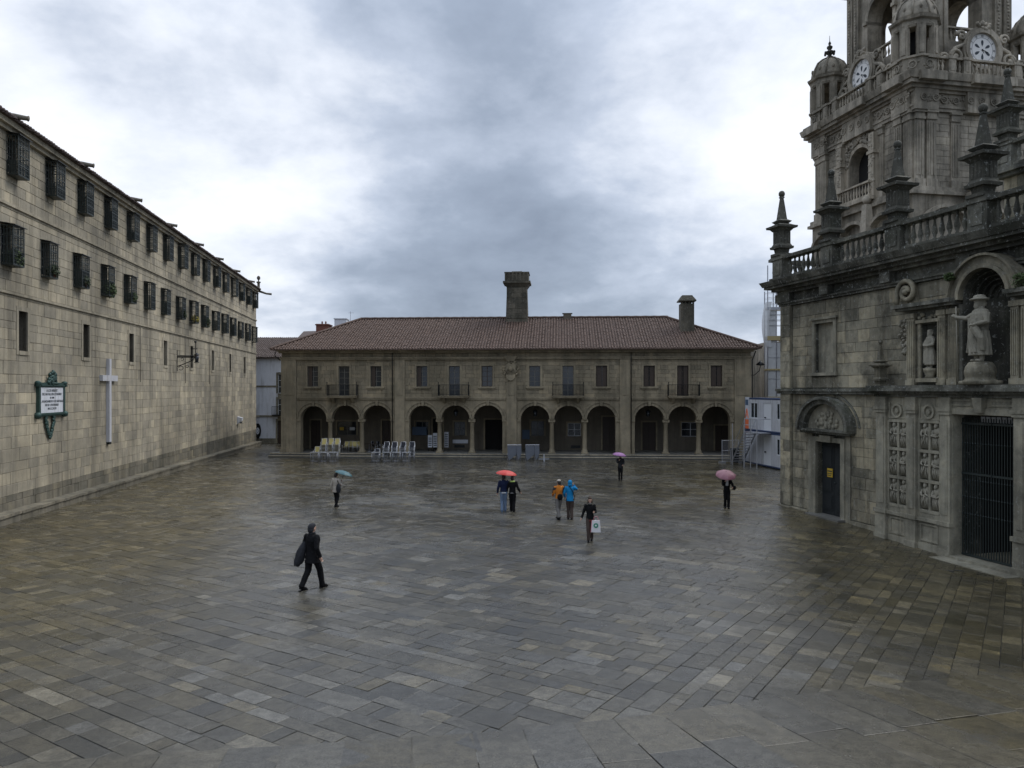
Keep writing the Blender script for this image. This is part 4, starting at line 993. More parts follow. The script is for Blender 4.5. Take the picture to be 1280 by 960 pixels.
# gate jamb frame and lintel keystone
mb.box(xg0 - .26, xg0 - .03, pf - .07, pf, -.8, gt + .22).box(xg1 + .03, xg1 + .2, pf - .07, pf, -.8, gt + .22).box(xg0 - .03, xg1 + .03, pf - .07, pf, gt + .02, gt + .22)
gm = (xg0 + xg1) / 2
mb.hexa([(gm - .14, pf - .2, gt + .1), (gm + .14, pf - .2, gt + .1), (gm + .14, pf, gt + .1), (gm - .14, pf, gt + .1), (gm - .2, pf - .28, ZE), (gm + .2, pf - .28, ZE), (gm + .2, pf, ZE), (gm - .2, pf, ZE)])
for a, b_ in ((xg0, gm - .35), (gm + .35, xg1)): mb.box(a, b_, pf - .04, pf, gt + .32, gt + .37).box(a, b_, pf - .04, pf, ZE - .12, ZE - .07)
mb.build('portal_moulding', 'cathedral_carved', CAT)
# masonry joints of jambs
ashlar(CAT, xg0 - .26, xg0 - .03, .3, gt + .2, .62, (.3, .4), [], 'cathedral_carved', yf=pf - .08, npart=8, proud=.006)
# relief panels: grid frames and figures
def relief(seed):
    random.seed(seed); mb = MB()
    mb.ell((0, -.04, .40), (.085, .08, .10), 8, 6).ell((0, -.09, .35), (.05, .05, .08), 6, 4)
    mb.ell((0, 0, .18), (.17, .10, .17), 8, 5).ell((.0, 0, -.08), (.15, .10, .26), 8, 5)
    for s in (-1, 1):
        mb.tube([(s * .15, -.03, .22), (s * .19, -.08, .02 + random.uniform(-.04, .08)), (s * random.uniform(.0, .08), -.14, random.uniform(-.02, .12))], [.05, .045, .035], 6)
    for k in range(6): x = -.13 + .05 * k; mb.tube([(x, -.07, .02 + random.uniform(-.05, .05)), (x + random.uniform(-.05, .05), -.10, -.18), (x, -.05, -.42)], [.02, .028, .03], 5)
    mb.box(-.09 + random.uniform(-.05, .05), .09, -.16, -.06, .0, .10) if seed % 2 else mb.tube([(.1, -.12, .2), (-.05, -.14, -.3)], .02, 5)
    return mb.mesh('relief_figure', 'statue_stone')
rm = [relief(s) for s in range(4)]; random.seed(21)
fm = MB(); kk = 0
for (a, b_, c_, d) in rel:
    fm.box(a - .05, a + .05, pf - .03, -.2, c_, d).box(b_ - .05, b_ + .05, pf - .03, -.2, c_, d).box((a + b_) / 2 - .05, (a + b_) / 2 + .05, pf - .02, -.2, c_, d)
    for j in range(4): z = c_ + (d - c_) * j / 3; fm.box(a + .05, b_ - .05, pf - .035, -.2, z - .055, z + .055)
    for j in range(3):
        for s in (.25, .75):
            o = link('relief_figure', rm[kk % 4], CAT, (a + (b_ - a) * s, -.34, c_ + (d - c_) * (j + .5) / 3 - .0)); sc_ = (b_ - a) / 2 / .52
            o.scale = (sc_ * 1.05, 1.1, (d - c_) / 3 / 1.05); kk += 1
fm.build('relief_frame', 'cathedral_carved', CAT)
# entablature over the portal
mb = MB(); xe = p0 - .12
mb.box(xe, KL, pf - .12, .02, ZE, ZE + .12).box(xe - .1, KL, pf - .28, .02, ZE + .12, ZE + .22).box(xe - .22, KL, pf - .45, .02, ZE + .22, ZE + .34).box(xe - .16, KL, pf - .38, .02, ZE + .34, ZE + .44)
mb.build('entablature', 'cathedral_dark', CAT)
# gate
gz_ = .0
mb = MB(); gy = -.05
for a, b_ in ((xg0, gm - .02), (gm + .02, xg1)):
    n = 11
    for k in range(n + 1): x = a + .03 + (b_ - a - .06) * k / n; mb.box(x - .014, x + .014, gy - .014, gy + .014, .12, gt - .12)
    for z in (.12, 3.0, gt - .35): mb.box(a, b_, gy - .03, gy + .03, z, z + .07)
    for z in (1.6, 2.2, 2.8, 4.1):
        for k in range(n + 1): x = a + .03 + (b_ - a - .06) * k / n; mb.ell((x, gy, z), (.032, .032, .045), 6, 4)
mb.build('iron_gate', 'iron', CAT)
mb = MB(); 
for k in range(9):
    x = xg0 + .62 + (xg1 - xg0 - .62) * k / 9; mb.box(x + .02, x + (xg1 - xg0 - .62) / 9 - .03, .12, .14, gt - .26, gt - .06)
mb.build('transom_pane', 'cloth_white', CAT)
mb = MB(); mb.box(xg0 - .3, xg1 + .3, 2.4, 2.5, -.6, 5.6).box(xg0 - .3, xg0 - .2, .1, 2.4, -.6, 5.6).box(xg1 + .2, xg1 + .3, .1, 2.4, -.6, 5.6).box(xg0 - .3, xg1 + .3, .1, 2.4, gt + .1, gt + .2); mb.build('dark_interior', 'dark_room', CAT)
mb = MB(); mb.box(xg0 - .3, xg1 + .35, pf - .75, pf + .6, -.8, .02).box(xg0, xg1, pf - .2, 2.4, -.8, .1); mb.build('door_step', 'cathedral_carved', CAT)
# wall hole for the gate needs no cut: the gate leaf sits in front of the wall plane recess
# ---- upper storey of the portal
za = 6.17; zb = 9.02; xa = X(1132); af = -.30
nx0, nx1 = X(1148.5), X(1169); NS = 2.0
cxn = X(1227.5); nr = .98
mb = MB(); wall_holes(mb, xa, KL, za, zb, af, .02, [(nx0, nx1, 6.45, 8.45), (cxn - nr, cxn + nr, za + .02, zb + 1)])
mb.box(nx0, nx1, -.06, .01, 6.3, 8.6)
mb.build('attic_wall', 'cathedral_dark', CAT)
for a, b_ in ((X(1132.5), X(1142)), (X(1171), X(1180)), (X(1184), X(1194)), (X(1262), X(1272)), (X(1275), X(1288))):
    mb = MB(); mb.box(a, b_, af - .12, af, za, zb - .3).box(a - .04, b_ + .04, af - .17, af, zb - .3, zb - .12).box(a - .04, b_ + .04, af - .16, af, za, za + .2)
    w = b_ - a; [mb.box(a + w * (k + .3) / 4, a + w * (k + .7) / 4, af - .15, af - .12, za + .3, zb - .4) for k in range(4)]; mb.build('attic_pilaster', 'cathedral_stone', CAT)
mb = MB(); mb.box(nx0 - .14, nx0, af - .08, af, 6.4, 8.5).box(nx1, nx1 + .14, af - .08, af, 6.4, 8.5).box(nx0 - .2, nx1 + .2, af - .14, af, 8.5, 8.62).box(nx0 - .1, nx1 + .1, af - .22, af, 6.28, 6.42)
for _ in range(16): mb.ell((random.uniform(nx0 - .1, nx1 + .1), af - .04, random.uniform(8.64, 8.85)), (.08, .06, .07), 6, 4)
mb.build('niche_surround', 'cathedral_stone', CAT)
mb = MB(); mb.box(xa - .35, cxn - nr - .15, af - .34, .02, zb, zb + .1).box(xa - .45, cxn - nr - .12, af - .46, .02, zb + .1, zb + .24)
mb.box(cxn + nr + .15, KL, af - .34, .02, zb, zb + .1).box(cxn + nr + .12, KL, af - .46, .02, zb + .1, zb + .24)
mb.box(xa - .3, xa + .0, -.2, .02, za + 2.4, zb)
mb.build('attic_cornice', 'cathedral_dark', CAT)
# central niche arch
mb = MB(); zs_ = zb + .25
mb.arc_ring(cxn, zs_ - .1, nr, nr + .14, af - .22, .02, 0, 180, 20).arc_ring(cxn, zs_ - .1, nr + .14, nr + .42, af - .12, .02, -4, 184, 20).arc_ring(cxn, zs_ - .1, nr + .42, nr + .50, af - .26, .02, -4, 184, 20)
mb.build('niche_arch', 'cathedral_stone', CAT)
mb = MB(); n = 16          # half-round niche, hollow
for k in range(n):
    t0, t1 = math.pi * k / n, math.pi * (k + 1) / n
    P = lambda t, z, q=nr: (cxn + q * math.cos(t), -.28 + q * math.sin(t) * .95, z)
    mb.add([P(t0, za), P(t1, za), P(t1, zs_), P(t0, zs_)], [(0, 3, 2, 1)], True)
for j in range(8):
    for k in range(n):
        def Q(j, k): a = math.pi * k / n; f = math.pi / 2 * j / 8; return (cxn + nr * math.cos(f) * math.cos(a), -.28 + nr * .95 * math.cos(f) * math.sin(a), zs_ - .1 + nr * math.sin(f))
        mb.add([Q(j, k), Q(j, k + 1), Q(j + 1, k + 1), Q(j + 1, k)], [(0, 3, 2, 1)], True)
for k in range(5): mb.arc_ring(cxn, zs_ - .1, .35 + k * .13, .39 + k * .13, .55 - .16 * k, .7 - .16 * k, 5, 175, 14)
mb.build('niche', 'cathedral_dark', CAT)
# volute, garland, small obelisk
vx, vz = X(1126), zb + .24; mb = MB(); pts = []
for k in range(26):
    t = k / 25; a = R(200 - 560 * t); q = .52 * (1 - t * .82); pts.append((vx + .12 + q * math.cos(a), -.3, vz + .52 + q * math.sin(a)))
mb.tube([(vx - .42, -.3, vz)] + pts, .10, 6).ell((vx + .12, -.36, vz + .52), .12, 8, 5); mb.hexa([(vx - .3, -.16, vz), (vx + .5, -.16, vz), (vx + .5, .02, vz), (vx - .3, .02, vz), (vx - .3, -.16, vz + .7), (vx + .3, -.16, vz + .9), (vx + .3, .02, vz + .9), (vx - .3, .02, vz + .7)])
mb.build('volute', 'cathedral_stone', CAT)
mb = MB(); gx = X(1123)
for _ in range(64):
    t = random.random(); z = 8.75 - 1.35 * t; w = .25 * math.sin(math.pi * min(1, .15 + t * .9)) + .05
    mb.ell((gx + random.uniform(-w, w), -.10 - random.uniform(0, .12), z), (random.uniform(.05, .09), .07, random.uniform(.05, .09)), 6, 4)
mb.build('fruit_garland', 'statue_stone', CAT)
def pinnacle_mesh(s=1.0, tall=1.0):
    mb = MB()
    mb.frus(0, 0, 0, .12, .46, .46).frus(0, 0, .12, .36, .28, .33).frus(0, 0, .36, .47, .48, .50).frus(0, 0, .47, .60, .44, .36)
    mb.frus(0, 0, .60, 1.22, .355, .355)
    for q in (-.2, 0, .2):
        mb.box(q - .05, q + .05, -.375, -.355, .66, 1.16).box(q - .05, q + .05, .355, .375, .66, 1.16).box(-.375, -.355, q - .05, q + .05, .66, 1.16).box(.355, .375, q - .05, q + .05, .66, 1.16)
    mb.frus(0, 0, 1.22, 1.36, .38, .52).frus(0, 0, 1.36, 1.46, .64, .66).frus(0, 0, 1.46, 1.60, .60, .26).frus(0, 0, 1.60, 1.70, .30, .42).frus(0, 0, 1.70, 1.80, .42, .22)
    mb.frus(0, 0, 1.80, 2.85 * tall, .22, .07).frus(0, 0, 2.85 * tall, 2.91 * tall, .10, .10).ell((0, 0, 2.91 * tall + .14), .165, 10, 7)
    mb.v = [(x * s * (.82 if z < 1.8 else .95), y * s * (.82 if z < 1.8 else .95), z * s) for x, y, z in mb.v]
    return mb
link('small_obelisk', pinnacle_mesh(.58).mesh('small_obelisk', 'cathedral_stone'), CAT, (X(1102), -.5, za - .02))
posts = [KP.u(977.5) - .02, KP.u(1039), KP.u(1122), KP.u(1229), 16.1, 20.0]
balustrade(CAT, -.2, KL, -.45, 11.36, 1.12, .34, 'cathedral_dark', posts, pw=.40, d=.19)
pm = pinnacle_mesh(1.0).mesh('pinnacle', 'pinnacle_stone')
for p in posts: link('pinnacle', pm, CAT, (p, -.45, 12.52))
# side return balustrade
balustrade(CAT, .8, 14, 0, 11.36, 1.12, .34, 'cathedral_dark', (7, 14), M=Matrix.Translation((-.35, 0, 0)) @ Matrix.Rotation(R(90), 4, 'Z'), d=.19)
# tufts growing on the cornice
for px_, py_, s, lab in ((1247, 350, .34, 'bright green tuft growing above the cornice right of the niche arch'), (1196, 345, .2, 'small mossy tuft on the left shoulder of the niche arch')):
    u, z = (cxn + nr + .62, zb + .45) if s > .3 else (cxn - nr - .3, zs_ + .75); o = tuft(260, s, .2, s * .8, .06).build('wall_fern', 'leaf_green', None, label=lab, category='plant'); o.location = CAT.matrix_world @ Vector((u, -.55, z))
# ---- upper terrace behind (second balustrade)
T0 = CAT.matrix_world @ Vector((6.8, 6.36, 0))
TER = thing('upper_terrace', 'higher stone terrace with second balustrade rising behind the right wall', 'building', (T0.x, T0.y, 0), KF.rot)
bpy.context.view_layer.update()
mb = MB(); mb.box(0, 20, 0, 9, 10, 15.1).box(-.1, 20, -.12, 0, 13.2, 13.35).box(-.2, 20, -.3, 9, 15.1, 15.25).box(-.35, 20, -.5, 9, 15.25, 15.45); mb.build('wall', 'cathedral_dark', TER)
ashlar(TER, 0, 20, 11, 13.2, .5, (.7, 1.3), [], 'cathedral_stone', npart=0, yf=-.03); ashlar(TER, 0, 20, 13.36, 15.1, .5, (.7, 1.3), [], 'cathedral_stone', npart=0, yf=-.03)
balustrade(TER, 0, 20, -.15, 15.45, 1.1, .34, 'cathedral_dark', (.3, 4.4, 8.5, 12.6), pw=.42, d=.19)
for p in (.3, 4.4, 8.5): link('pinnacle', pm, TER, (p, -.15, 16.55))
# =================================================================== clock tower
a_ = math.atan2(.199, .98)
TW = thing('clock_tower', 'tall carved baroque clock tower with corner turrets behind the right wall', 'tower', (30.3, 58.0, 0), a_)
bpy.context.view_layer.update()
w = 12.3; MRt = Matrix.Identity(4); MLt = Matrix.Translation((0, w, 0)) @ Matrix.Rotation(R(-90), 4, 'Z')
FACEM = [MRt, MLt, Matrix.Translation((w, 0, 0)) @ Matrix.Rotation(R(90), 4, 'Z'), Matrix.Translation((w, w, 0)) @ Matrix.Rotation(R(180), 4, 'Z')]
Z1, Z2 = 27.1, 29.7
mb = MB(); mb.box(.9, w - .9, .9, w - .9, -2, Z2)
ar = (w / 2, 1.45, 24.7, 21.9)
for i, M in enumerate(FACEM):
    mb.M = M
    if i == 1: arch_wall(mb, 0, w, 0, Z1, .03, .9, [ar])
    else: mb.box(.9 * (i > 1) * 0, w, .03, .9, 0, Z1)
mb.build('shaft', 'tower_stone', TW)
for i, M in enumerate(FACEM[:2]):
    hl = [(ar[0] - 2.3, ar[0] + 2.3, 21.0, 28)] if i == 1 else []
    ashlar(TW, 1.6, w - 1.6, 15, Z1 - .05, .5, (.6, 1.3), hl, 'tower_stone', npart=0, M=M, gap=.02, proud=.02)
for M in FACEM:
    for a, b_, pr in ((0, .8, .22), (.95, 1.75, .30), (w - 1.75, w - .95, .30), (w - .8, w, .22), (3.2, 3.95, .14), (w - 3.95, w - 3.2, .14)):
        mb = MB(M); mb.box(a, b_, -pr, .02, 21.9, Z1 - .7)
        ww_ = b_ - a
        for k in range(3): mb.box(a + ww_ * (.12 + .28 * k), a + ww_ * (.26 + .28 * k), -pr - .05, -pr, 22.2, Z1 - .9)
        mb.box(a - .06, b_ + .06, -pr - .1, .02, 21.3, 21.9).box(a - .05, b_ + .05, -pr - .1, .02, Z1 - .7, Z1 - .5).box(a - .1, b_ + .1, -pr - .18, .02, Z1 - .2, Z1).box(a - .0, b_ + .0, -pr - .08, .02, Z1 - .5, Z1 - .2)
        mb.build('pilaster', 'tower_stone', TW)
mb = MB()
for i, M in enumerate(FACEM):
    mb.M = M; e = .0
    def ring(p, z0, z1): mb.box(-p, w, -p, .0 - (p > 5), z0, z1)
    ring(.62, 20.7, 20.95); ring(.45, 20.95, 21.3); ring(.30, 10, 20.7)
    ring(.18, Z1, Z1 + .25); ring(.26, Z1 + .25, Z1 + .42); ring(.14, Z1 + .42, Z1 + 1.35)
    ring(.34, Z1 + 1.35, Z1 + 1.55); ring(.58, Z1 + 1.55, Z1 + 1.8); ring(.86, Z1 + 1.8, Z1 + 2.1)
    mb.hexa([(-.98, -.98, Z1 + 2.1), (w + .0, -.98, Z1 + 2.1), (w, 0, Z1 + 2.1), (-.98, 0, Z1 + 2.1), (-1.12, -1.12, Z2), (w, -1.12, Z2), (w, 0, Z2), (-1.12, 0, Z2)])
    for a, b_ in ((-.3, 1.9), (w - 1.9, w + .0), (w / 2 - 1.9, w / 2 + 1.9)): mb.box(a, b_, -1.28, -.8, Z1 + 1.95, Z2 + .02).box(a + .1, b_ - .1, -.5, -.0, Z1 - .02, Z1 + 1.6)
mb.build('cornice', 'tower_stone', TW)
# frieze carving and carved panel over the arch
mb = MB()
for M in FACEM[:2]:
    mb.M = M
    for k in range(12):
        x = .5 + k * 1.02; yy = -.5 if x < 1.9 or x > w - 1.9 or abs(x - w / 2) < 1.9 else -.16
        mb.arc_ring(x, Z1 + .9, .20, .30, yy - .07, yy, 0, 360, 10)
        for q in range(5): a = q * 1.257; mb.ell((x + .1 * math.cos(a), yy - .03, Z1 + .9 + .1 * math.sin(a)), (.06, .05, .06), 5, 4)
        for q in range(9): mb.ell((x + .51 + random.uniform(-.2, .2), yy if abs(x + .51 - w / 2) > 2.4 else -.16, Z1 + .9 + random.uniform(-.3, .3)), (random.uniform(.05, .12), .08, random.uniform(.05, .12)), 5, 4)
mb.M = MLt
for _ in range(150):
    a = random.uniform(.05, 3.1); q = random.uniform(1.8, 2.6); z = ar[2] + .1 + q * math.sin(a)
    x = ar[0] + q * math.cos(a) * .85
    if z < Z1 + .3: mb.ell((x, -.12, z), (random.uniform(.08, .18), .14, random.uniform(.08, .2)), 6, 4)
for s in (-1, 1):
    for _ in range(50): mb.ell((ar[0] + s * random.uniform(1.85, 2.35), -.55, random.uniform(22, 26.6)), (random.uniform(.07, .16), .14, random.uniform(.08, .2)), 6, 4)
mb.build('carved_ornament', 'tower_stone', TW, kind='stuff')
mb = MB(MLt); mb.arc_ring(ar[0], ar[2], 1.45, 1.78, -.12, .02, 0, 180, 14).box(ar[0] - 1.8, ar[0] - 1.45, -.14, .02, 21.9, 24.7).box(ar[0] + 1.45, ar[0] + 1.8, -.14, .02, 21.9, 24.7)
for s in (-1, 1): mb.box(ar[0] + s * 2.1 - .3, ar[0] + s * 2.1 + .3, -.62, .02, 21.3, 26.7); mb.box(ar[0] + s * 2.1 - .42, ar[0] + s * 2.1 + .42, -.72, .02, 25.0, 25.25)
mb.box(ar[0] - 2.4, ar[0] + 2.4, -.95, .0, 21.3, 21.6).box(ar[0] - 1.8, ar[0] + 1.8, -.6, 0, 20.96, 21.3)
mb.build('arch_surround', 'tower_warm', TW)
balustrade(TW, ar[0] - 2.2, ar[0] + 2.2, -.75, 21.6, 1.25, .34, 'tower_warm', (), M=MLt, d=.12)
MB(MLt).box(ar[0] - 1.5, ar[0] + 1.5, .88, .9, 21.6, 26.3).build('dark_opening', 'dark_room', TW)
# base pediments with balls
for M in FACEM[:2]:
    for c in (2.3, w / 2, w - 2.3): mb = MB(M); mb.arc_ring(c, 18.2, 1.5, 1.75, -.9, -.3, 20, 160, 12, 1.2, 1); mb.frus(c + 2.0, -.9, 18.6, 20.9, .4, .25); mb.ell((c + 2.0, -.9, 21.3), .36, 10, 7); mb.build('curved_pediment', 'tower_stone', TW)
# balustrade level
for i, M in enumerate(FACEM):
    if i < 2: balustrade(TW, .6, w - .6, -.75, Z2, 1.25, .36, 'tower_stone', (2.6, 3.9, w - 3.9, w - 2.6), M=M, pw=.3, d=.15)
    else:
        mb = MB(M); mb.box(0, w, -.9, -.6, Z2, Z2 + 1.25); mb.build('parapet', 'tower_stone', TW)
# clocks
clx = w / 2; clz = 32.35
for M0 in FACEM:
    M = M0 @ Matrix.Translation((0, .80, -.12)); fm = MB(M); fm.arc_ring(clx, clz, 1.27, 1.6, -.92, -.3, 0, 360, 28).arc_ring(clx, clz, 1.6, 1.78, -.82, -.3, 0, 360, 28).disc(clx, clz, 1.4, -.6, .4, 24)
    fm.box(clx - 1.9, clx + 1.9, -.8, .3, Z2, Z2 + 1.3).hexa([(clx - 1.9, -.6, Z2 + 1.3), (clx + 1.9, -.6, Z2 + 1.3), (clx + 1.9, .2, Z2 + 1.3), (clx - 1.9, .2, Z2 + 1.3), (clx - 1.2, -.6, clz + 1.3), (clx + 1.2, -.6, clz + 1.3), (clx + 1.2, .2, clz + 1.3), (clx - 1.2, .2, clz + 1.3)])
    for s in (-1, 1):
        for cx_, cz_, q in ((2.35, clz - .75, .62), (1.9, clz + .9, .42), (3.4, Z2 + 1.75, .38), (1.0, Z2 + .55, .36)):
            pts = [(clx + s * (cx_ + q * (1 - k / 20) * math.cos(k * .48)), -.75, cz_ + q * (1 - k / 20) * math.sin(k * .48)) for k in range(18)]
            fm.tube(pts, .13, 5).ell((clx + s * cx_, -.8, cz_), .15, 6, 4)
        fm.tube([(clx + s * 1.6, -.7, clz + .3), (clx + s * 2.4, -.7, clz - .05), (clx + s * 3.1, -.7, Z2 + 1.5), (clx + s * 3.9, -.7, Z2 + 1.4)], .16, 6)
    for _ in range(14): fm.ell((clx + random.uniform(-.6, .6), -.85, clz + 1.7 + random.uniform(-.15, .35)), .16, 6, 4)
    fr_o = fm.build('clock_surround', 'tower_stone', TW)
    o = MB(M).disc(clx, clz, 1.30, -.72, -.6, 36).build('clock_face', 'clock_white', TW)
    nm = MB(M)
    for k in range(6):
        a = R(90 + 60 * k); pts = []
        c_, s_ = math.cos(a), math.sin(a); L = [(.26, .0), (.40, .07), (.55, .11), (.68, .10), (.75, .05)]
        pl = [(r_, q) for r_, q in L] + [(r_, -q) for r_, q in L[::-1][:-1]]
        vs = [(clx + r_ * c_ - q * s_, -.728, clz + r_ * s_ + q * c_) for r_, q in pl]; MB(M).add(vs, [tuple(range(len(vs)))[::-1]]).build('petal_opening', 'ink_dark', o)
    for k in range(12):
        a = R(90 - 30 * k); c_, s_ = math.cos(a), math.sin(a); gl = ['XII', 'I', 'II', 'III', 'IIII', 'V', 'VI', 'VII', 'VIII', 'IX', 'X', 'XI'][k]
        wv = sum({'I': .05, 'V': .09, 'X': .09}[ch] for ch in gl); t = -wv / 2
        def seg(t0, r0, t1, r1, th=.012):
            P = [(t0 - th, r0), (t0 + th, r0), (t1 + th, r1), (t1 - th, r1)]
            nm.add([(clx + r_ * 1.1 * c_ + q * s_ * 1.2, -.729, clz + r_ * 1.1 * s_ - q * 1.2 * c_) for q, r_ in P], [(0, 1, 2, 3)])
        for ch in gl:
            if ch == 'I': seg(t + .025, .88, t + .025, 1.06); t += .05
            elif ch == 'V': seg(t + .045, .88, t + .01, 1.06); seg(t + .045, .88, t + .08, 1.06, .008); t += .09
            else: seg(t + .01, .88, t + .08, 1.06); seg(t + .08, .88, t + .01, 1.06, .008); t += .09
    nm.arc_ring(clx, clz, .92, .94, -.727, -.72, 0, 360, 36).arc_ring(clx, clz, 1.22, 1.24, -.727, -.72, 0, 360, 36)
    nm.build('numerals', 'ink_dark', o)
    hd = MB(M); a = R(90 - 10); hd.bar((clx, -.74, clz), (clx + .55 * math.cos(R(-18)), -.74, clz + .55 * math.sin(R(-18))), .025); hd.bar((clx, -.74, clz), (clx + .3 * math.cos(R(-60)), -.74, clz + .3 * math.sin(R(-60))), .02); hd.disc(clx, clz, .07, -.76, -.73, 10); hd.build('clock_hand', 'iron_black', o)
# upper stage with bell arches
s0, s1 = 1.9, w - 1.9; Z3 = 41.0; wu = s1 - s0
mb = MB()
UM = [Matrix.Translation((s0, s0, 0)), Matrix.Translation((s0, s1, 0)) @ Matrix.Rotation(R(-90), 4, 'Z'), Matrix.Translation((s1, s0, 0)) @ Matrix.Rotation(R(90), 4, 'Z'), Matrix.Translation((s1, s1, 0)) @ Matrix.Rotation(R(180), 4, 'Z')]
for M in UM:
    mb.M = M; arch_wall(mb, .0, wu - 1.3, Z2, Z3, .0, 1.3, [(wu / 2, 1.55, 37.6, 33.6)], 16)
mb.M = Matrix.Identity(4); mb.box(s0 + 1.3, s1 - 1.3, s0 + 1.3, s1 - 1.3, Z2, 33.5)
mb.build('bell_chamber', 'tower_stone', TW)
for M in UM:
    mb = MB(M)
    for a, b_ in ((.05, .75), (1.0, 1.6), (wu - 1.6, wu - 1.0), (wu - .75, wu - .05)):
        mb.box(a, b_, -.26, .0, Z2, Z3); mb.box(a + .18, b_ - .18, -.30, -.26, 33.5, Z3 - 1)
    mb.box(wu / 2 - 1.9, wu / 2 - 1.55, -.12, 0, Z2, 37.6).box(wu / 2 + 1.55, wu / 2 + 1.9, -.12, 0, Z2, 37.6).box(wu / 2 - 2.0, wu / 2 - 1.55, -.3, 1.3, 37.3, 37.6).box(wu / 2 + 1.55, wu / 2 + 2.0, -.3, 1.3, 37.3, 37.6)
    mb.arc_ring(wu / 2, 37.6, 1.55, 1.9, -.14, 0, 0, 180, 16)
    mb.box(-.5, wu + .5, -.5, .0, Z3, Z3 + .5).box(-.8, wu + .8, -.9, .0, Z3 + .5, Z3 + .9)
    mb.build('bell_chamber_pilaster', 'tower_stone', TW)
mb = MB()
for M in UM[:2]:
    mb.M = M
    for a in (1.3, wu - 1.3, .4, wu - .4):
        for k in range(26): mb.ell((a + random.uniform(-.07, .07), -.31, 33.6 + k * .27), (random.uniform(.07, .14), .06, .12), 6, 4)
mb.build('carved_ornament', 'tower_stone', TW, kind='stuff')
for M in UM: balustrade(TW, wu / 2 - 1.55, wu / 2 + 1.55, .3, 33.6, 1.3, .38, 'tower_stone', (), M=M, d=.13)
mb = MB(); mb.box(s0 - .3, s1 + .3, s0 - .3, s1 + .3, Z3 + .9, Z3 + 1.3); c_ = w / 2
mb.lathe([(3.9, 42.3), (3.9, 46), (4.2, 46.2), (4.1, 46.6), (3.6, 48.5), (2.4, 50), (1.0, 50.8), (.8, 53), (1.0, 53.2), (.3, 54.5), (.05, 56)], 8, (c_, c_, 0), False)
mb.build('lantern_dome', 'tower_stone', TW)
MB().lathe([(.75, 0), (.72, .15), (.5, .5), (.38, 1.1), (.1, 1.3)], 12, (w / 2, w / 2, 37.2)).build('bell', 'bronze_green', TW)
# corner turrets
def turret():
    r = 1.55; mb = MB(); n = 8; H0, H1 = 0, 3.7
    mb.lathe([(r + .30, -.02), (r + .30, .18), (r + .1, .25), (r + .1, 1.15), (r + .25, 1.2), (r + .25, 1.35)], 8, (0, 0, 0), False, ph=.5)
    for k in range(8):
        a = 2 * math.pi * (k + .5) / 8; c, s = math.cos(a), math.sin(a); mb.M = Matrix.Rotation(a, 4, 'Z')
        mb.box(r - .32, r + .06, -.30, .30, 1.35, 3.7).box(r + .06, r + .13, -.17, .17, 1.5, 3.4)
        mb.M = Matrix.Rotation(2 * math.pi * k / 8 + math.pi / 2, 4, 'Z')
        mb.arc_ring(0, .7, .22, .32, -(r + .1) * .924 - .08, -(r + .1) * .924 + .05, 0, 360, 10)
        for q in range(12): mb.ell((random.uniform(-.5, .5), -(r + .1) * .924, .7 + random.uniform(-.35, .35)), (.09, .08, .09), 5, 4)
        for q in range(5): mb.ell((random.uniform(-.3, .3), -(r + .1) * .924 + .02, 3.85 + random.uniform(-.15, .15)), (.1, .08, .08), 5, 4)
    mb.M = Matrix.Identity(4)
    mb.lathe([(r + .05, 3.55), (r + .12, 3.7), (r + .12, 4.0), (r + .32, 4.1), (r + .38, 4.28), (r + .1, 4.36), (r - .05, 4.4)], 8, (0, 0, 0), False, ph=.5)
    body = mb.mesh('turret', 'tower_stone')
    mb = MB(); mb.lathe([(r + .02, 4.38), (r + .02, 4.55), (r - .1, 5.1), (r - .4, 5.65), (r - .85, 6.02), (.35, 6.18), (.25, 6.3)], 16, sx=1)
    for k in range(8):
        a = 2 * math.pi * k / 8; c, s = math.cos(a), math.sin(a)
        mb.tube([(q * c, q * s, z) for q, z in ((r + .04, 4.5), (r - .06, 5.12), (r - .36, 5.7), (r - .82, 6.07), (.35, 6.25))], .07, 5)
        a += math.pi / 8; c, s = math.cos(a), math.sin(a); mb.ell(((r - .08) * c, (r - .08) * s, 5.05), (.12, .12, .22), 6, 4)
    dome = mb.mesh('dome', 'tower_stone')
    fin = MB().lathe([(.25, 6.25), (.3, 6.4), (.12, 6.5), (.36, 6.72), (.4, 6.85), (.1, 7.0), (.24, 7.15), (.26, 7.3), (.07, 7.45), (.14, 7.6), (.03, 7.8), (.02, 8.3)], 8)
    for k in range(6):
        a = k * 1.047; fin.ell((.42 * math.cos(a), .42 * math.sin(a), 6.72), (.12, .12, .16), 6, 4)
    return body, dome, fin.mesh('finial', 'cathedral_dark'), MB().lathe([(.5, 1.35), (.5, 3.6)], 8).mesh('dark_core', 'dark_room')
tb, td, tf, tcore = turret()
for x, y in ((.75, .75), (.75, w - .75), (w - .75, .75), (w - .75, w - .75)):
    o = link('turret', tb, TW, (x, y, Z2)); link('dome', td, o); link('finial', tf, o)
    if (x, y) != (.75, w - .75): link('dark_core', tcore, o)
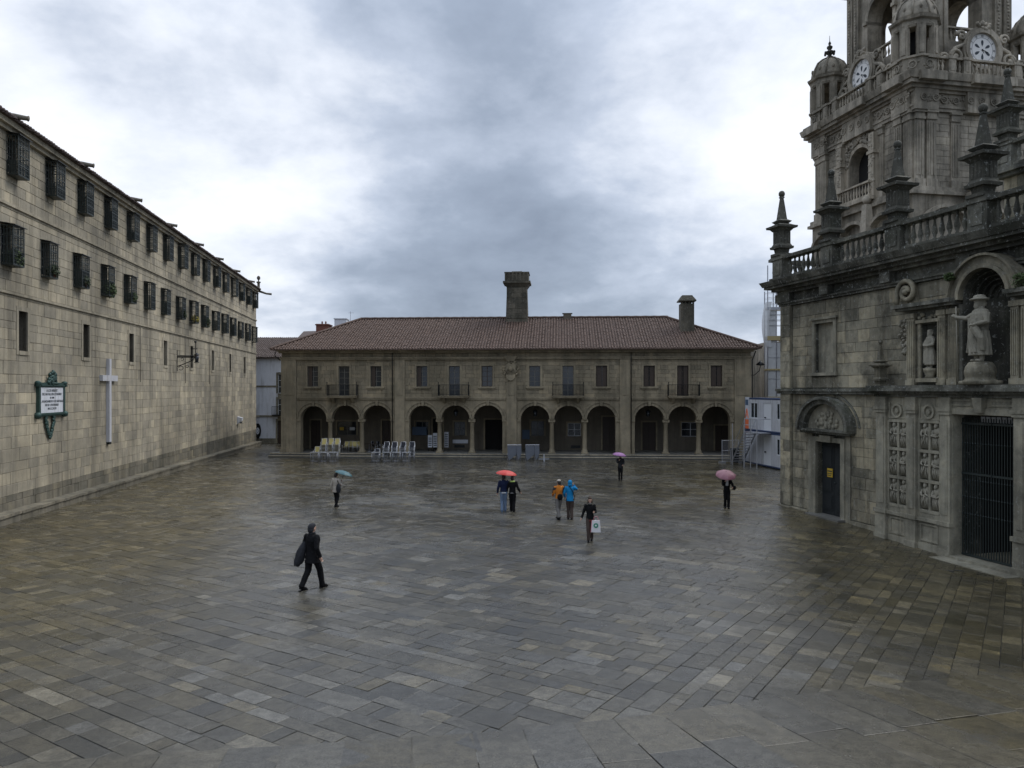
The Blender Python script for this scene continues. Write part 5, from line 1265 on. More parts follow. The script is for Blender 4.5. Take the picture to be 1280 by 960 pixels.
# =================================================================== cabins, stair, scaffold (right gap)
CB = Frame(19.1, 63, .16, -1)
bpy.context.view_layer.update()
def cabin(z0, label, top):
    t_ = thing('site_cabin', label, 'cabin', (CB.o[0], CB.o[1], z0), CB.rot, 'white site cabins stacked in the right gap')
    L, H = 12.0, 2.62; wn = [(CB.u(938), CB.u(946.5)), (CB.u(970.5), CB.u(978))]; dr = (CB.u(954), CB.u(963.5))
    hl = [(a, b_, 1.0, 2.25) for a, b_ in (wn if top else wn[1:])] + [(dr[0], dr[1], .12, 2.25)]
    mb = MB(); wall_holes(mb, .08, L - .08, .1, H - .12, .02, .12, hl); mb.box(.08, L - .08, .4, 2.4, .1, H - .12).box(.02, .12, .12, 2.4, .1, H - .12)
    x = .12
    while x < L - .1:
        if not any(a - .05 < x < b_ + .05 for a, b_, _, _ in hl): mb.box(x, x + .05, .005, .02, .14, H - .16)
        x += .16
    mb.build('wall', 'cabin_white', t_)
    mb = MB(); mb.box(0, L, 0, 2.44, 0, .1).box(0, L, 0, 2.44, H - .12, H).box(0, .08, 0, .1, .1, H - .12).box(L - .08, L, 0, .1, .1, H - .12); mb.build('frame', 'cabin_blue', t_)
    MB().box(dr[0], dr[1], .06, .10, .12, 2.25).build('door', 'white_paint', t_).name
    MB().box(dr[0] + .15, dr[0] + .35, .01, .06, 1.05, 1.15).build('handle', 'iron_black', bpy.context.scene.objects[[o.name for o in t_.children if o.name.startswith('door')][0]])
    for a, b_, c_, d in hl[:-1]: window(t_, a, c_, b_ - a, d - c_, .03, 'white_paint', 2, 1)
    return t_
gzc = gz(19.5, 60)
top_t = cabin(gzc + .12 + 2.66, 'upper white site cabin with blue frame edges and a printed banner', True)
cabin(gzc + .12, 'lower white site cabin under the blue banded upper one', False)
bn = thing('banner', 'tall blue and orange printed banner at the left end of the upper cabin', 'banner', (CB.o[0] + .02, CB.o[1], gzc + 2.9), CB.rot)
x0, x1 = .12, CB.u(936.5)
MB().box(x0, x1, -.05, -.01, 0, 2.55).build('sheet', 'tarp_white', bn)
mb = MB(); mb.box(x0 + .02, x1 - .02, -.056, -.051, 0, .75); mb.build('orange_block', 'orange_print', bn)
mb = MB(); xm = (x0 + x1) / 2; q = (x1 - x0) / 2 - .08
mb.box(x0 + .05, x1 - .1, -.056, -.051, 1.9, 2.35); mb.build('blue_block', 'blue_print', bn)
mb = MB(); mb.bar((xm - q, -.055, .85), (xm, -.055, 1.6), .05); mb.bar((xm + q, -.055, .85), (xm, -.055, 1.6), .05); mb.bar((xm - q * .5, -.055, 1.1), (xm + q * .5, -.055, 1.1), .04); mb.build('letter_mark', 'orange_print', bn)
st = thing('metal_stair', 'grey metal stair with handrail climbing to the upper cabin door', 'stair', (CB.o[0], CB.o[1], gzc), CB.rot)
u0, u1 = CB.u(931), CB.u(948.5); zl = 2.75; n = 12; mb = MB()
for k in range(n): f = (k + .5) / n; mb.box(u0 + (u1 - u0) * f - .2, u0 + (u1 - u0) * f + .2, -1.15, -.25, zl * (k + 1) / n - .05, zl * (k + 1) / n)
mb.build('tread', 'grey_metal', st)
mb = MB()
for y in (-1.2, -.2):
    mb.bar((u0, y, 0), (u1, y, zl), .07); mb.bar((u0, y, 1.0), (u1, y, zl + 1.0), .03); mb.bar((u0, y, 0), (u0, y, 1.0), .03)
u2 = CB.u(964.5); mb.box(u1, u2, -1.2, -.05, zl - .06, zl)
for x in (u1, (u1 + u2) / 2, u2): mb.bar((x, -1.2, 0), (x, -1.2, zl + 1.05), .04)
for z in (.55, 1.05): mb.bar((u1, -1.2, zl + z), (u2, -1.2, zl + z), .03)
mb.bar((u2, -1.2, zl + 1.05), (u2, -.1, zl + 1.05), .03)
for x in (CB.u(939), CB.u(954)): mb.bar((x, -1.6, 0), (x, -1.6, zl + .6), .04)
mb.build('railing', 'grey_metal', st)
# bins / fence at the stair foot
t_ = thing('mesh_fence', 'small dark metal fence panel at the foot of the stair', 'fence', (CB.o[0] - 1.7, CB.o[1] + .6, gzc), R(20))
mb = MB(); [mb.bar((x, 0, 0), (x, 0, 1.9), .03) for x in (0, 1.6)]; [mb.bar((0, 0, z), (1.6, 0, z), .02) for z in (.1, 1.0, 1.85)]; [mb.bar((.1 * k, 0, .1), (.1 * k, 0, 1.85), .008) for k in range(1, 16)]
mb.box(-.15, .15, -.3, .3, -.1, .1).box(1.45, 1.75, -.3, .3, -.1, .1); mb.build('panel', 'grey_metal', t_)
t_ = thing('waste_bin', 'dark bin standing between stair and arcade corner', 'bin', (CB.o[0] - .5, CB.o[1] + 1.2, gzc))
MB().frus(0, 0, 0, 1.05, .26, .33).build('body', 'iron_black', t_); MB().frus(0, 0, 1.06, 1.16, .36, .28).build('lid', 'wood_green_black', t_)
# stone building and scaffold behind
SB = thing('stone_building', 'plain pale stone building behind the scaffold beside the white cabins', 'building', (24.55, 74, 0), R(-4))
mb = MB(); mb.box(0, 12, 0, 12, -1, 10.6).box(2.2, 12, .0, 12, 10.6, 10.6 + .3); mb.build('wall', 'tower_stone', SB)
bpy.context.view_layer.update(); ashlar(SB, 0, 12, -.5, 10.5, .5, (.8, 1.4), [], 'tower_stone', yf=-.03, npart=0)
SC = thing('scaffold', 'tall scaffold with grey netting rising right of the arcaded house', 'scaffold', (23.75, 71.8, 0), R(-4))
mb = MB(); 
for x in (.15, .95, 2.6, 4.2, 5.8):
    for y in (0, 1.1): mb.bar((x, y, -.4), (x, y, 17.6 if x < 1 and y == 0 else 15.3), .05)
for z in (3, 5, 7, 9, 11, 12, 12.5, 13, 14.1, 14.6, 15.1): [mb.bar((.1, y, z), (6, y, z + (.02)), .025) for y in (0, 1.1)]
mb.build('pole', 'grey_metal', SC)
mb = MB(); [mb.box(.1, 6, -.1, 1.15, z, z + .14) for z in (2.6, 5.2, 7.8)]; mb.box(.1, 6, -.12, 1.15, 10.6, 11.0); mb.build('deck_board', 'board_yellow', SC)
MB().box(.1, 6, -.1, 1.15, 13.45, 13.7).build('upper_deck', 'grey_metal', SC)
mb = MB()
for k in range(14):
    z0, z1 = 10.0 + k * .3, 10.3 + k * .3; f = lambda z: -.24 * math.sin(math.pi * min(1, max(0, (z - 10) / 4.2)))
    mb.add([(.14 + f(z0) * 1.2, -.06, z0), (.14 + f(z1) * 1.2, -.06, z1), (.5 + f(z1), -.12, z1), (.5 + f(z0), -.12, z0), (.14 + f(z0) * 1.2, 1.0, z0), (.14 + f(z1) * 1.2, 1.0, z1)], [(3, 2, 1, 0), (0, 1, 5, 4)], True)
mb.build('bulging_net', 'net_sheet', SC)
mb = MB(); mb.box(.15, 5.8, .02, .04, -.2, 10.4).box(.15, .17, .05, 1.0, -.2, 10.4).box(.18, 1.0, .06, .08, 10.42, 13.4); mb.build('netting', 'net_sheet', SC)
HB = thing('distant_house', 'dark red roofed house glimpsed between arcade and scaffold', 'building', (23.2, 84, 0), 0)
MB().box(0, 4, 0, 8, -1, 8.2).box(-.1, 4, -.25, 0, 3.0, 3.15).box(-.1, 4, -.25, 0, 5.8, 5.95).build('wall', 'conga_stone', HB); MB().hexa([(-.3, -.5, 8.2), (4.3, -.5, 8.2), (4.3, 8, 8.2), (-.3, 8, 8.2), (-.3, 3.5, 9.9), (4.3, 3.5, 9.9), (4.3, 4, 9.9), (-.3, 4, 9.9)]).build('roof', 'roof_tile', HB)
for z in (3.5, 6.3): window(HB, .5, z, .9, 1.5, -.06, 'white_paint', 2, 2)
t_ = thing('street_lantern', 'black wall lantern on a curved arm at the arcade right corner', 'lamp', CONGA.matrix_world @ Vector((CW + .05, .6, 8.2)), CF.rot)
mb = MB(); mb.tube([(0, 0, -.9), (.4, 0, -.9), (.85, 0, -.5), (.95, 0, .0)], .035, 6); mb.build('arm', 'iron_black', t_); MB().lathe([(.12, -.05), (.38, .0), (.40, .05), (.12, .3), (.03, .42)], 8, (.95, 0, 0)).build('lantern_head', 'iron_black', t_)
# =================================================================== figures
from mathutils import noise as mno
def fuse(mb, voxel, name, mat, smooth=2, folds=None):
    """fuse overlapping volumes into one continuous skin"""
    me = mb.mesh('tmp', None); o = bpy.data.objects.new('tmp', me); S.collection.objects.link(o)
    m = o.modifiers.new('r', 'REMESH'); m.mode = 'VOXEL'; m.voxel_size = voxel; m.use_smooth_shade = True
    if smooth: k = o.modifiers.new('s', 'SMOOTH'); k.iterations = smooth; k.factor = .5
    bpy.context.view_layer.update()
    out = bpy.data.meshes.new_from_object(o.evaluated_get(bpy.context.evaluated_depsgraph_get()))
    if folds is None: folds = .011 if name in ('jacket', 'bag_body') else .009 if name in ('trousers', 'figure') else .006 if name == 'hair' else 0
    if folds:
        sd = Vector((random.uniform(0, 50), random.uniform(0, 50), 0)); nn = [v.normal.copy() for v in out.vertices]
        for v, n in zip(out.vertices, nn):
            p = v.co; q = mno.noise(Vector((p.x * 13, p.y * 13, p.z * 5.5)) + sd) + .6 * mno.noise(Vector((p.x * 26, p.y * 26, p.z * 17)) + sd)
            v.co = p + n * folds * q
    bpy.data.objects.remove(o); out.name = name; out.materials.clear(); out.materials.append(MATS[mat])
    for a in list(out.attributes):
        if a.name == 'shade': out.attributes.remove(a)
    out.attributes.new('shade', 'FLOAT', 'FACE').data.foreach_set('value', [.5] * len(out.polygons))
    return out
def hand(mb, w, d, s, H, curl=.5):
    """palm, five fingers; w wrist, d pointing direction, s side of thumb"""
    w = Vector(w); d = Vector(d).normalized(); t = Vector(s); t = (t - d * t.dot(d)).normalized(); nrm = d.cross(t)
    mb.tube([w, w + d * .022 * H, w + d * .05 * H], [.014 * H, .019 * H, .018 * H], 8)
    for k, (off, L) in enumerate(((.014, .040), (.005, .045), (-.005, .042), (-.014, .034))):
        b0_ = w + d * .047 * H + t * off * H; b1_ = b0_ + (d * (1 - curl * .3) + nrm * curl * .5) * L * .5 * H; b2_ = b1_ + (d * (1 - curl) + nrm * curl) * L * .5 * H
        mb.tube([b0_, b1_, b2_], [.0062 * H, .0055 * H, .0045 * H], 6)
    b0_ = w + d * .018 * H + t * .014 * H; mb.tube([b0_, b0_ + (t * .8 + d * .6) * .02 * H, b0_ + (t * .7 + d * 1.5) * .026 * H], [.007 * H, .0065 * H, .005 * H], 6)
HANG = ((.150, -.02, .64), (.165, .03, .50))
def person(label, px, py, H, rot, stride, lead, armR, armL, jacket, trousers, group=None, hem=.50, flare=.0, hair=None, hood=None, hat=None, shoe='cloth_black', cuffs=True, lift=0.0, headturn=0, legs_thin=1.0, yshift=0, wide=1.0):
    gx, gy, gzz = ground(px, py)
    T = thing('person', label, 'person', (gx, gy, gzz + .004), R(rot), group); T.scale = (wide, wide, 1)
    h = H
    def S3(p): return (p[0] * h, p[1] * h, p[2] * h)
    hipz = .525 - .35 * stride * stride * 2
    dz = hipz - .525
    zz = lambda p: (p[0] * h, p[1] * h, (p[2] + dz) * h)
    feet = []
    for s in (1, -1):
        y = stride * (1 if s == lead else -1); back = y < 0
        foot = (s * .042, y, .0 + (lift if back else 0)); hip = (s * .047, 0, hipz); ank = (s * .042, y - .0, .045 + (lift if back else 0) + (.03 if back and stride > .08 else 0))
        knee = (s * .046, y * .5 + .028 + (.02 if back else 0), .285); feet.append((foot, ank, knee, hip, back))
    arms = []
    for s, a in ((1, armR), (-1, armL)):
        e, w_ = a; sh = (s * .100, 0, .805); arms.append((sh, (s * e[0], e[1], e[2]), (s * w_[0], w_[1], w_[2]), s))
    b = MB()      # skin body
    b.ell(zz((0, .008, .938)), S3((.044, .054, .060)), 14, 9).ell(zz((0, .022, .905)), S3((.033, .036, .036)), 10, 6).ell(zz((0, .064, .926)), S3((.008, .013, .014)), 6, 5)
    for s in (-1, 1): b.ell(zz((s * .046, .003, .925)), S3((.007, .014, .019)), 6, 5)
    b.ell(zz((0, .058, .896)), S3((.014, .008, .006)), 6, 4)
    b.tube([zz((0, -.006, .80)), zz((0, -.002, .855)), zz((0, .006, .90))], [.038 * h, .030 * h, .031 * h], 10)
    b.etube([(0, 0, (.50 + dz) * h, .085 * h, .056 * h), (0, 0, (.60 + dz) * h, .068 * h, .046 * h), (0, 0, (.74 + dz) * h, .090 * h, .058 * h), (0, -.004 * h, (.80 + dz) * h, .088 * h, .045 * h), (0, 0, (.83 + dz) * h, .04 * h, .035 * h)])
    for f, ank, knee, hip, bk in feet:
        b.tube([S3(hip), S3(knee), S3(ank)], [.050 * h, .034 * h, .023 * h], 10); b.ell((f[0] * h, (f[1] + .015) * h, ank[2] * h * .8), S3((.019, .035, .016)), 8, 5)
    for sh, e, w_, s in arms:
        b.tube([zz(sh), zz(e), zz(w_)], [.030 * h, .022 * h, .0145 * h], 10)
        d = Vector(w_) - Vector(e); hand(b, zz(w_), d, (-s * .3, 1, .2), h, .6)
    B = link('body', fuse(b, .0085, 'body', 'skin', 1), T)
    f_ = MB()
    for s in (-1, 1): f_.ell(zz((s * .017, .0575, .937)), S3((.0075, .004, .005)), 6, 4)
    f_.build('eyes', 'hair_dark', B)
    f_ = MB(); f_.ell(zz((0, .0645, .896)), S3((.012, .003, .003)), 6, 4); f_.build('mouth', 'bag_pink', B)
    # trousers
    t_ = MB(); t_.etube([(0, 0, (.485 + dz) * h, .080 * h, .060 * h), (0, 0, (.53 + dz) * h, .092 * h, .066 * h), (0, 0, (.60 + dz) * h, .078 * h, .056 * h)])
    for f, ank, knee, hip, bk in feet:
        k = legs_thin; A = Vector(ank); A.z += .0
        Q_ = Vector(knee).lerp(A, .70); E_ = A + (A - Vector(knee)).normalized() * .02; t_.tube([S3(hip), S3(knee), S3(Q_), S3(E_)], [.060 * h, .046 * k * h, .040 * k * h, .042 * k * h], 12)
    link('trousers', fuse(t_, .012, 'trousers', trousers), T)
    for f, ank, knee, hip, bk in feet:
        m_ = MB(); up = .03 if bk and stride > .08 else 0
        m_.tube([(f[0] * h, (f[1] - .028) * h, (f[2] + .026 + up) * h), (f[0] * h, (f[1] + .02) * h, (f[2] + .026 + up * .4) * h), (f[0] * h, (f[1] + .075) * h, (f[2] + .016) * h), (f[0] * h, (f[1] + .098) * h, (f[2] + .012) * h)], [.024 * h, .028 * h, .025 * h, .012 * h], 8)
        m_.box((f[0] - .024) * h, (f[0] + .024) * h, (f[1] - .04) * h, (f[1] + .095) * h, (f[2] + .0) * h, (f[2] + .012) * h)
        m_.build('shoe', shoe, T)
    # jacket
    j = MB(); fl = flare
    j.etube([(0, 0, (hem + dz) * h, (.094 + fl) * h, (.070 + fl) * h), (0, 0, (hem + .05 + dz) * h, (.094 + fl * .6) * h, (.070 + fl * .5) * h), (0, 0, (.62 + dz) * h, .086 * h, .062 * h), (0, 0, (.74 + dz) * h, .104 * h, .072 * h), (0, -.004 * h, (.805 + dz) * h, .100 * h, .056 * h), (0, 0, (.84 + dz) * h, .055 * h, .048 * h), (0, .003 * h, (.865 + dz) * h, .040 * h, .042 * h)])
    for sh, e, w_, s in arms:
        E, W_ = Vector(e), Vector(w_); end = E + (W_ - E) * .97
        j.tube([zz(sh), zz((Vector(sh) + E) / 2), zz(e), zz(end)], [.043 * h, .040 * h, .035 * h, .027 * h], 10); j.ell(zz(sh), .042 * h, 8, 6)
    J = link('jacket', fuse(j, .012, 'jacket', jacket), T)
    if hair:
        hm = MB(); hm.ell(zz((0, -.010, .948)), S3((.050, .056, .058)), 14, 8); hm.ell(zz((0, .006, .972)), S3((.046, .054, .038)), 12, 6); hm.ell(zz((0, -.028, .915)), S3((.048, .038, .052)), 10, 6)
        link('hair', fuse(hm, .010, 'hair', hair), T)
    if hood:
        hm = MB(); hm.ell(zz((0, -.010, .940)), S3((.060, .066, .070)), 14, 8); hm.ell(zz((0, -.022, .88)), S3((.062, .055, .045)), 10, 6)
        link('hood', fuse(hm, .011, 'hood', hood), T)
    if hat:
        hm = MB(); hm.ell(zz((0, -.004, .968)), S3((.052, .060, .038)), 14, 8); hm.ell(zz((0, .05, .958)), S3((.04, .045, .008)), 10, 4)
        link('hat', fuse(hm, .010, 'hat', hat), T)
    T['_dz'] = dz
    bpy.context.view_layer.update()
    def W_(p): return T.matrix_world @ Vector(zz(p))
    del T['_dz']
    return T, W_, h
def umbrella(label, grip, top, rad, mat, normal=None, rib=8, trim=None):
    """grip: hand point, top: ferrule point in world space"""
    g_, t_ = Vector(grip), Vector(top); ax = (Vector(normal) if normal else (t_ - g_)).normalized()
    T = thing('umbrella', label, 'umbrella', g_ - ax * .05)
    q = ax.to_track_quat('Z', 'Y').to_matrix().to_4x4(); M = q
    L = (t_ - g_).length + .05
    M = q
    mb = MB(M); n = rib * 4; J = 6; D = rad * .36
    def P(j, k, off=0):
        f = j / J; a = 2 * math.pi * k / n; s_ = 1 - .07 * f * math.sin(math.pi * (k % 4) / 4) ; r = rad * math.sin(f * 1.25) / math.sin(1.25) * s_
        z = L - D * (1 - math.cos(f * 1.25)) / (1 - math.cos(1.25)) - .02 * f * math.sin(math.pi * (k % 4) / 4) * rad - off
        return (r * math.cos(a), r * math.sin(a), z)
    for off, flip in ((0, 1), (.006, 0)):
        for j in range(J):
            for k in range(n):
                v = [P(j, k, off), P(j, k + 1, off), P(j + 1, k + 1, off), P(j + 1, k, off)]
                mb.add(v, [(3, 2, 1, 0) if flip else (0, 1, 2, 3)], True, sh=.5 if trim is None or j < 4 else .5)
    mb.build('canopy', mat, T)
    sf = MB(M); sf.tube([(0, 0, -.02), (0, 0, L + .05)], .008, 6); sf.ell((0, 0, L + .05), .012, 6, 4); sf.build('shaft', 'iron', T)
    hb = MB(M); hb.tube([(0, 0, .04), (0, 0, -.08), (.015, 0, -.12), (.045, 0, -.13), (.06, 0, -.10)], .013, 6); hb.build('handle', 'wood_dark', T)
    for k in range(rib):
        rb = MB(M); rb.tube([P(j, k * 4, .012) for j in range(J + 1)], .004, 4); rb.build('rib', 'iron', T)
    return T
# 1 near walker in black, going right
T, Wp, h = person('person in a black coat striding right alone on the left side of the square', 390, 736.5, 1.84, -32, .15, 1, ((.145, -.05, .65), (.15, .01, .51)), ((.15, .0, .65), (.16, .05, .52)), 'cloth_black', 'cloth_black', hem=.42, flare=.022, wide=1.08, hair='cloth_charcoal')
mb = MB(); mb.ell((0, 0, .005), (.09, .10, .035), 12, 6); mb.tube([(.0, .0, .0), (.0, -.02, -.06)], [.07, .07], 10); o = mb.build('scarf', 'cloth_charcoal', T); o.location = (0, .0, .845 * h)
bp = thing('shoulder_bag', 'large dark bag and coat slung behind the walker in black', 'bag', Wp((-.14, -.05, .50)), R(-62), None)
bp.scale = (.9, .82, .95)
mb = MB(); mb.tube([(0, .10, .42), (0, .02, .25), (-.02, -.05, .05), (-.03, -.16, -.17), (-.03, -.20, -.27)], [.06, .13, .16, .13, .08], 10).ell((.0, -.06, .02), (.12, .16, .25), 10, 7)
link('bag_body', fuse(mb, .014, 'bag_body', 'cloth_charcoal'), bp)
MB().tube([(0, .1, .42), (.02, .18, .58), (.06, .14, .62)], .014, 6).build('strap', 'cloth_black', bp); MB().ell((-.10, .06, .22), (.02, .03, .03), 6, 4).ell((-.10, .02, .07), (.02, .03, .03), 6, 4).build('buckle', 'grey_metal', bp)
# 2 pale coat, teal umbrella
T, Wp, h = person('person in a cream jacket walking away under a teal umbrella', 420, 634, 1.68, -28, .06, -1, ((.14, .03, .66), (.09, .12, .74)), HANG, 'cloth_cream', 'cloth_black', hem=.44, flare=.016, wide=1.05, hair='hair_dark')
umbrella('teal umbrella with reddish rim tilted over the walker in cream', Wp((.09, .13, .79)), Wp((.21, .16, 1.03)), .45, 'umbrella_teal', Vector((.30, .10, 1)))
bp = thing('shoulder_bag', 'dark grey bag hanging on the cream jacketed walker', 'bag', Wp((.14, -.06, .56)), R(-28))
mb = MB(); mb.ell((0, 0, 0), (.13, .10, .24), 10, 7); link('bag_body', fuse(mb, .014, 'bag_body', 'cloth_charcoal'), bp); MB().tube([(0, 0, .2), (-.08, .02, .4)], .015, 6).build('strap', 'cloth_black', bp)
# 3,4 pair under the red umbrella
T, Wp, h = person('person in navy jacket and pale jeans, left under the red umbrella', 629.5, 639.5, 1.74, 2, .05, 1, ((.125, .03, .66), (.05, .10, .70)), HANG, 'cloth_navy', 'cloth_jeans', 'pair under the red umbrella', hem=.53, hair='hair_dark', shoe='cloth_jeans')
mb = MB(); mb.etube([(0, 0, .495 * h, .090 * h, .068 * h), (0, 0, .53 * h, .090 * h, .068 * h)]); mb.build('shirt_hem', 'cloth_white', T)
wp1 = Wp
T, Wp, h = person('person in black jacket with lime collar, right under the red umbrella', 640.5, 639.5, 1.70, -6, .07, -1, ((.16, -.01, .65), (.21, .06, .54)), ((.15, .0, .65), (.16, .04, .53)), 'cloth_black', 'cloth_black', 'pair under the red umbrella', hem=.52, hair='hair_dark')
mb = MB(); mb.etube([(0, -.006, .820 * h, .085 * h, .058 * h), (0, -.006, .856 * h, .052 * h, .048 * h)]); mb.build('collar', 'cloth_lime', T)
mb = MB(); mb.etube([(0, 0, .512 * h, .090 * h, .068 * h), (0, 0, .53 * h, .090 * h, .068 * h)]); mb.build('shirt_hem', 'cloth_white', T)
c1 = wp1((.05, .11, .745)); umbrella('open red umbrella shared by the pair in the middle', c1, (ground(636, 639)[0] + .02, c1.y, c1.z + .60), .50, 'umbrella_red', Vector((.10, 0, 1)))
# 5 orange jacket
T, Wp, h = person('person in an orange jacket and grey cap walking away beside a blue jacket', 698.5, 649, 1.76, 24, .11, 1, ((.13, .05, .66), (.10, .12, .62)), ((.14, .02, .66), (.12, .10, .60)), 'cloth_orange', 'cloth_grey', hem=.50, hair='hair_dark', hat='cloth_cream')
mb = MB(); 
for s in (1, -1): mb.tube([(s * .112 * h, 0, .80 * h), (s * .135 * h, .03 * h, .66 * h)], [.047 * h, .04 * h], 8)
mb.build('sleeve_patch', 'cloth_charcoal', T)
bp = thing('waist_bag', 'black bag at the hip of the person in orange', 'bag', Wp((-.01, -.09, .57)), R(8))
mb = MB(); mb.ell((0, 0, 0), (.13, .07, .14), 10, 6); link('bag_body', fuse(mb, .012, 'bag_body', 'cloth_black'), bp)
# 6 blue hooded jacket
T, Wp, h = person('person in a bright blue hooded rain jacket raising one hand to the hood', 712.5, 649, 1.72, -4, .05, -1, ((.185, .06, .74), (.09, .07, .87)), ((.15, .0, .66), (.13, .07, .56)), 'cloth_blue', 'cloth_brown', hem=.47, flare=.01, hood='cloth_blue')
mb = MB(); mb.tube([(-.02 * h, -.062 * h, .845 * h), (.06 * h, -.078 * h, .74 * h), (.115 * h, -.03 * h, .60 * h), (.11 * h, .0, .50 * h)], .017, 6); mb.build('bag_strap', 'cloth_black', T)
# 7 woman facing us with carrier bag
T, Wp, h = person('woman in a black jacket walking towards the camera with a white carrier bag', 737.5, 676.5, 1.64, 176, .09, 1, ((.16, -.02, .65), (.21, .03, .53)), ((.135, .02, .67), (.10, .14, .68)), 'cloth_black', 'cloth_brown', hem=.50, flare=.008, hair='hair_brown', wide=.92)
hm = MB(); hm.ell((0, -.02 * h, 1.005 * h), (.03 * h, .03 * h, .025 * h), 8, 6); hm.tube([(-.045 * h, 0, .95 * h), (-.05 * h, .0, .90 * h), (-.045 * h, .0, .86 * h)], .018 * h, 6); hm.tube([(.045 * h, 0, .95 * h), (.05 * h, .0, .90 * h), (.045 * h, .0, .86 * h)], .018 * h, 6); hm.ell((0, .022 * h, .985 * h), (.040 * h, .040 * h, .026 * h), 8, 6); hm.build('hair_knot', 'hair_brown', T)
mb = MB(); mb.etube([(0, .012 * h, .84 * h, .046 * h, .048 * h), (0, .012 * h, .87 * h, .044 * h, .046 * h)]); mb.build('scarf', 'cloth_grey', T)
mb = MB(); mb.etube([(0, 0, .44 * h, .098 * h, .075 * h), (0, 0, .505 * h, .094 * h, .070 * h)]); mb.build('tunic_hem', 'cloth_stripe', T)
hp = Wp((-.12, .12, .60)); bg_ = thing('carrier_bag', 'white carrier bag with round green emblem and pink side held by the woman', 'bag', (hp.x + .03, hp.y - .02, hp.z - .60), R(-8))
w_ = .175; hh = .43
MB().hexa([(-w_, -.06, 0), (w_, -.06, 0), (w_, .06, 0), (-w_, .06, 0), (-w_ * .8, -.035, hh), (w_ * .8, -.035, hh), (w_ * .8, .035, hh), (-w_ * .8, .035, hh)]).build('bag_body', 'bag_white', bg_)
mb = MB(); mb.hexa([(-w_ - .02, -.055, .0), (-w_ - .002, -.065, 0), (-w_ - .002, .065, 0), (-w_ - .02, .055, 0), (-w_ * .8 - .02, -.03, hh), (-w_ * .8 - .002, -.038, hh), (-w_ * .8 - .002, .038, hh), (-w_ * .8 - .02, .03, hh)]); mb.build('side_gusset', 'bag_pink', bg_)
MB(Matrix.Translation((0, -.052, .25)) @ Matrix.Rotation(R(-3), 4, 'X')).disc(0, 0, .088, -.008, .0, 20).build('emblem', 'logo_green', bg_)
MB(Matrix.Translation((0, -.052, .25)) @ Matrix.Rotation(R(-3), 4, 'X')).disc(0, 0, .036, -.012, -.008, 14).build('emblem_centre', 'bag_white', bg_)
MB().tube([(-.1, 0, hh - .01), (-.07, 0, hh + .12), (0, 0, hh + .15), (.07, 0, hh + .12), (.1, 0, hh - .01)], .008, 5).build('bag_handle', 'bag_pink', bg_)
# 8 far violet umbrella
T, Wp, h = person('person in dark clothes beneath a small violet umbrella near the arcade', 775.5, 600.5, 1.72, 170, .03, 1, ((.12, .03, .68), (.05, .09, .76)), ((.13, .0, .66), (.10, .08, .6)), 'cloth_charcoal', 'cloth_black', hem=.46, hair='hair_dark', legs_thin=.85)
umbrella('violet umbrella with pale edges held up near the arcade steps', Wp((.05, .10, .81)), Wp((-.05, .06, 1.04)), .46, 'umbrella_violet', Vector((.12, -.05, 1)))
# 9 rose umbrella, facing us
T, Wp, h = person('person with white top and dark coat facing us under a rose umbrella', 908.5, 635, 1.66, 172, .05, -1, ((.12, .03, .68), (.06, .10, .78)), ((.17, .03, .66), (.15, .10, .62)), 'cloth_black', 'cloth_black', hem=.47, hair='hair_dark')
mb = MB(); mb.etube([(0, .022 * h, .66 * h, .05 * h, .062 * h), (0, .018 * h, .74 * h, .058 * h, .066 * h), (0, .012 * h, .84 * h, .04 * h, .045 * h)]); mb.build('white_top', 'cloth_white', T)
umbrella('dusty rose umbrella tilted towards the camera at the right', Wp((.06, .11, .83)), Wp((.04, .27, 1.05)), .50, 'umbrella_rose', Vector((.0, -.42, 1)))
bp = thing('handbag', 'small dark handbag at the elbow of the person under the rose umbrella', 'bag', Wp((-.20, .04, .60)), R(172))
mb = MB(); mb.ell((0, 0, 0), (.11, .07, .11), 10, 6); link('bag_body', fuse(mb, .012, 'bag_body', 'cloth_black'), bp)
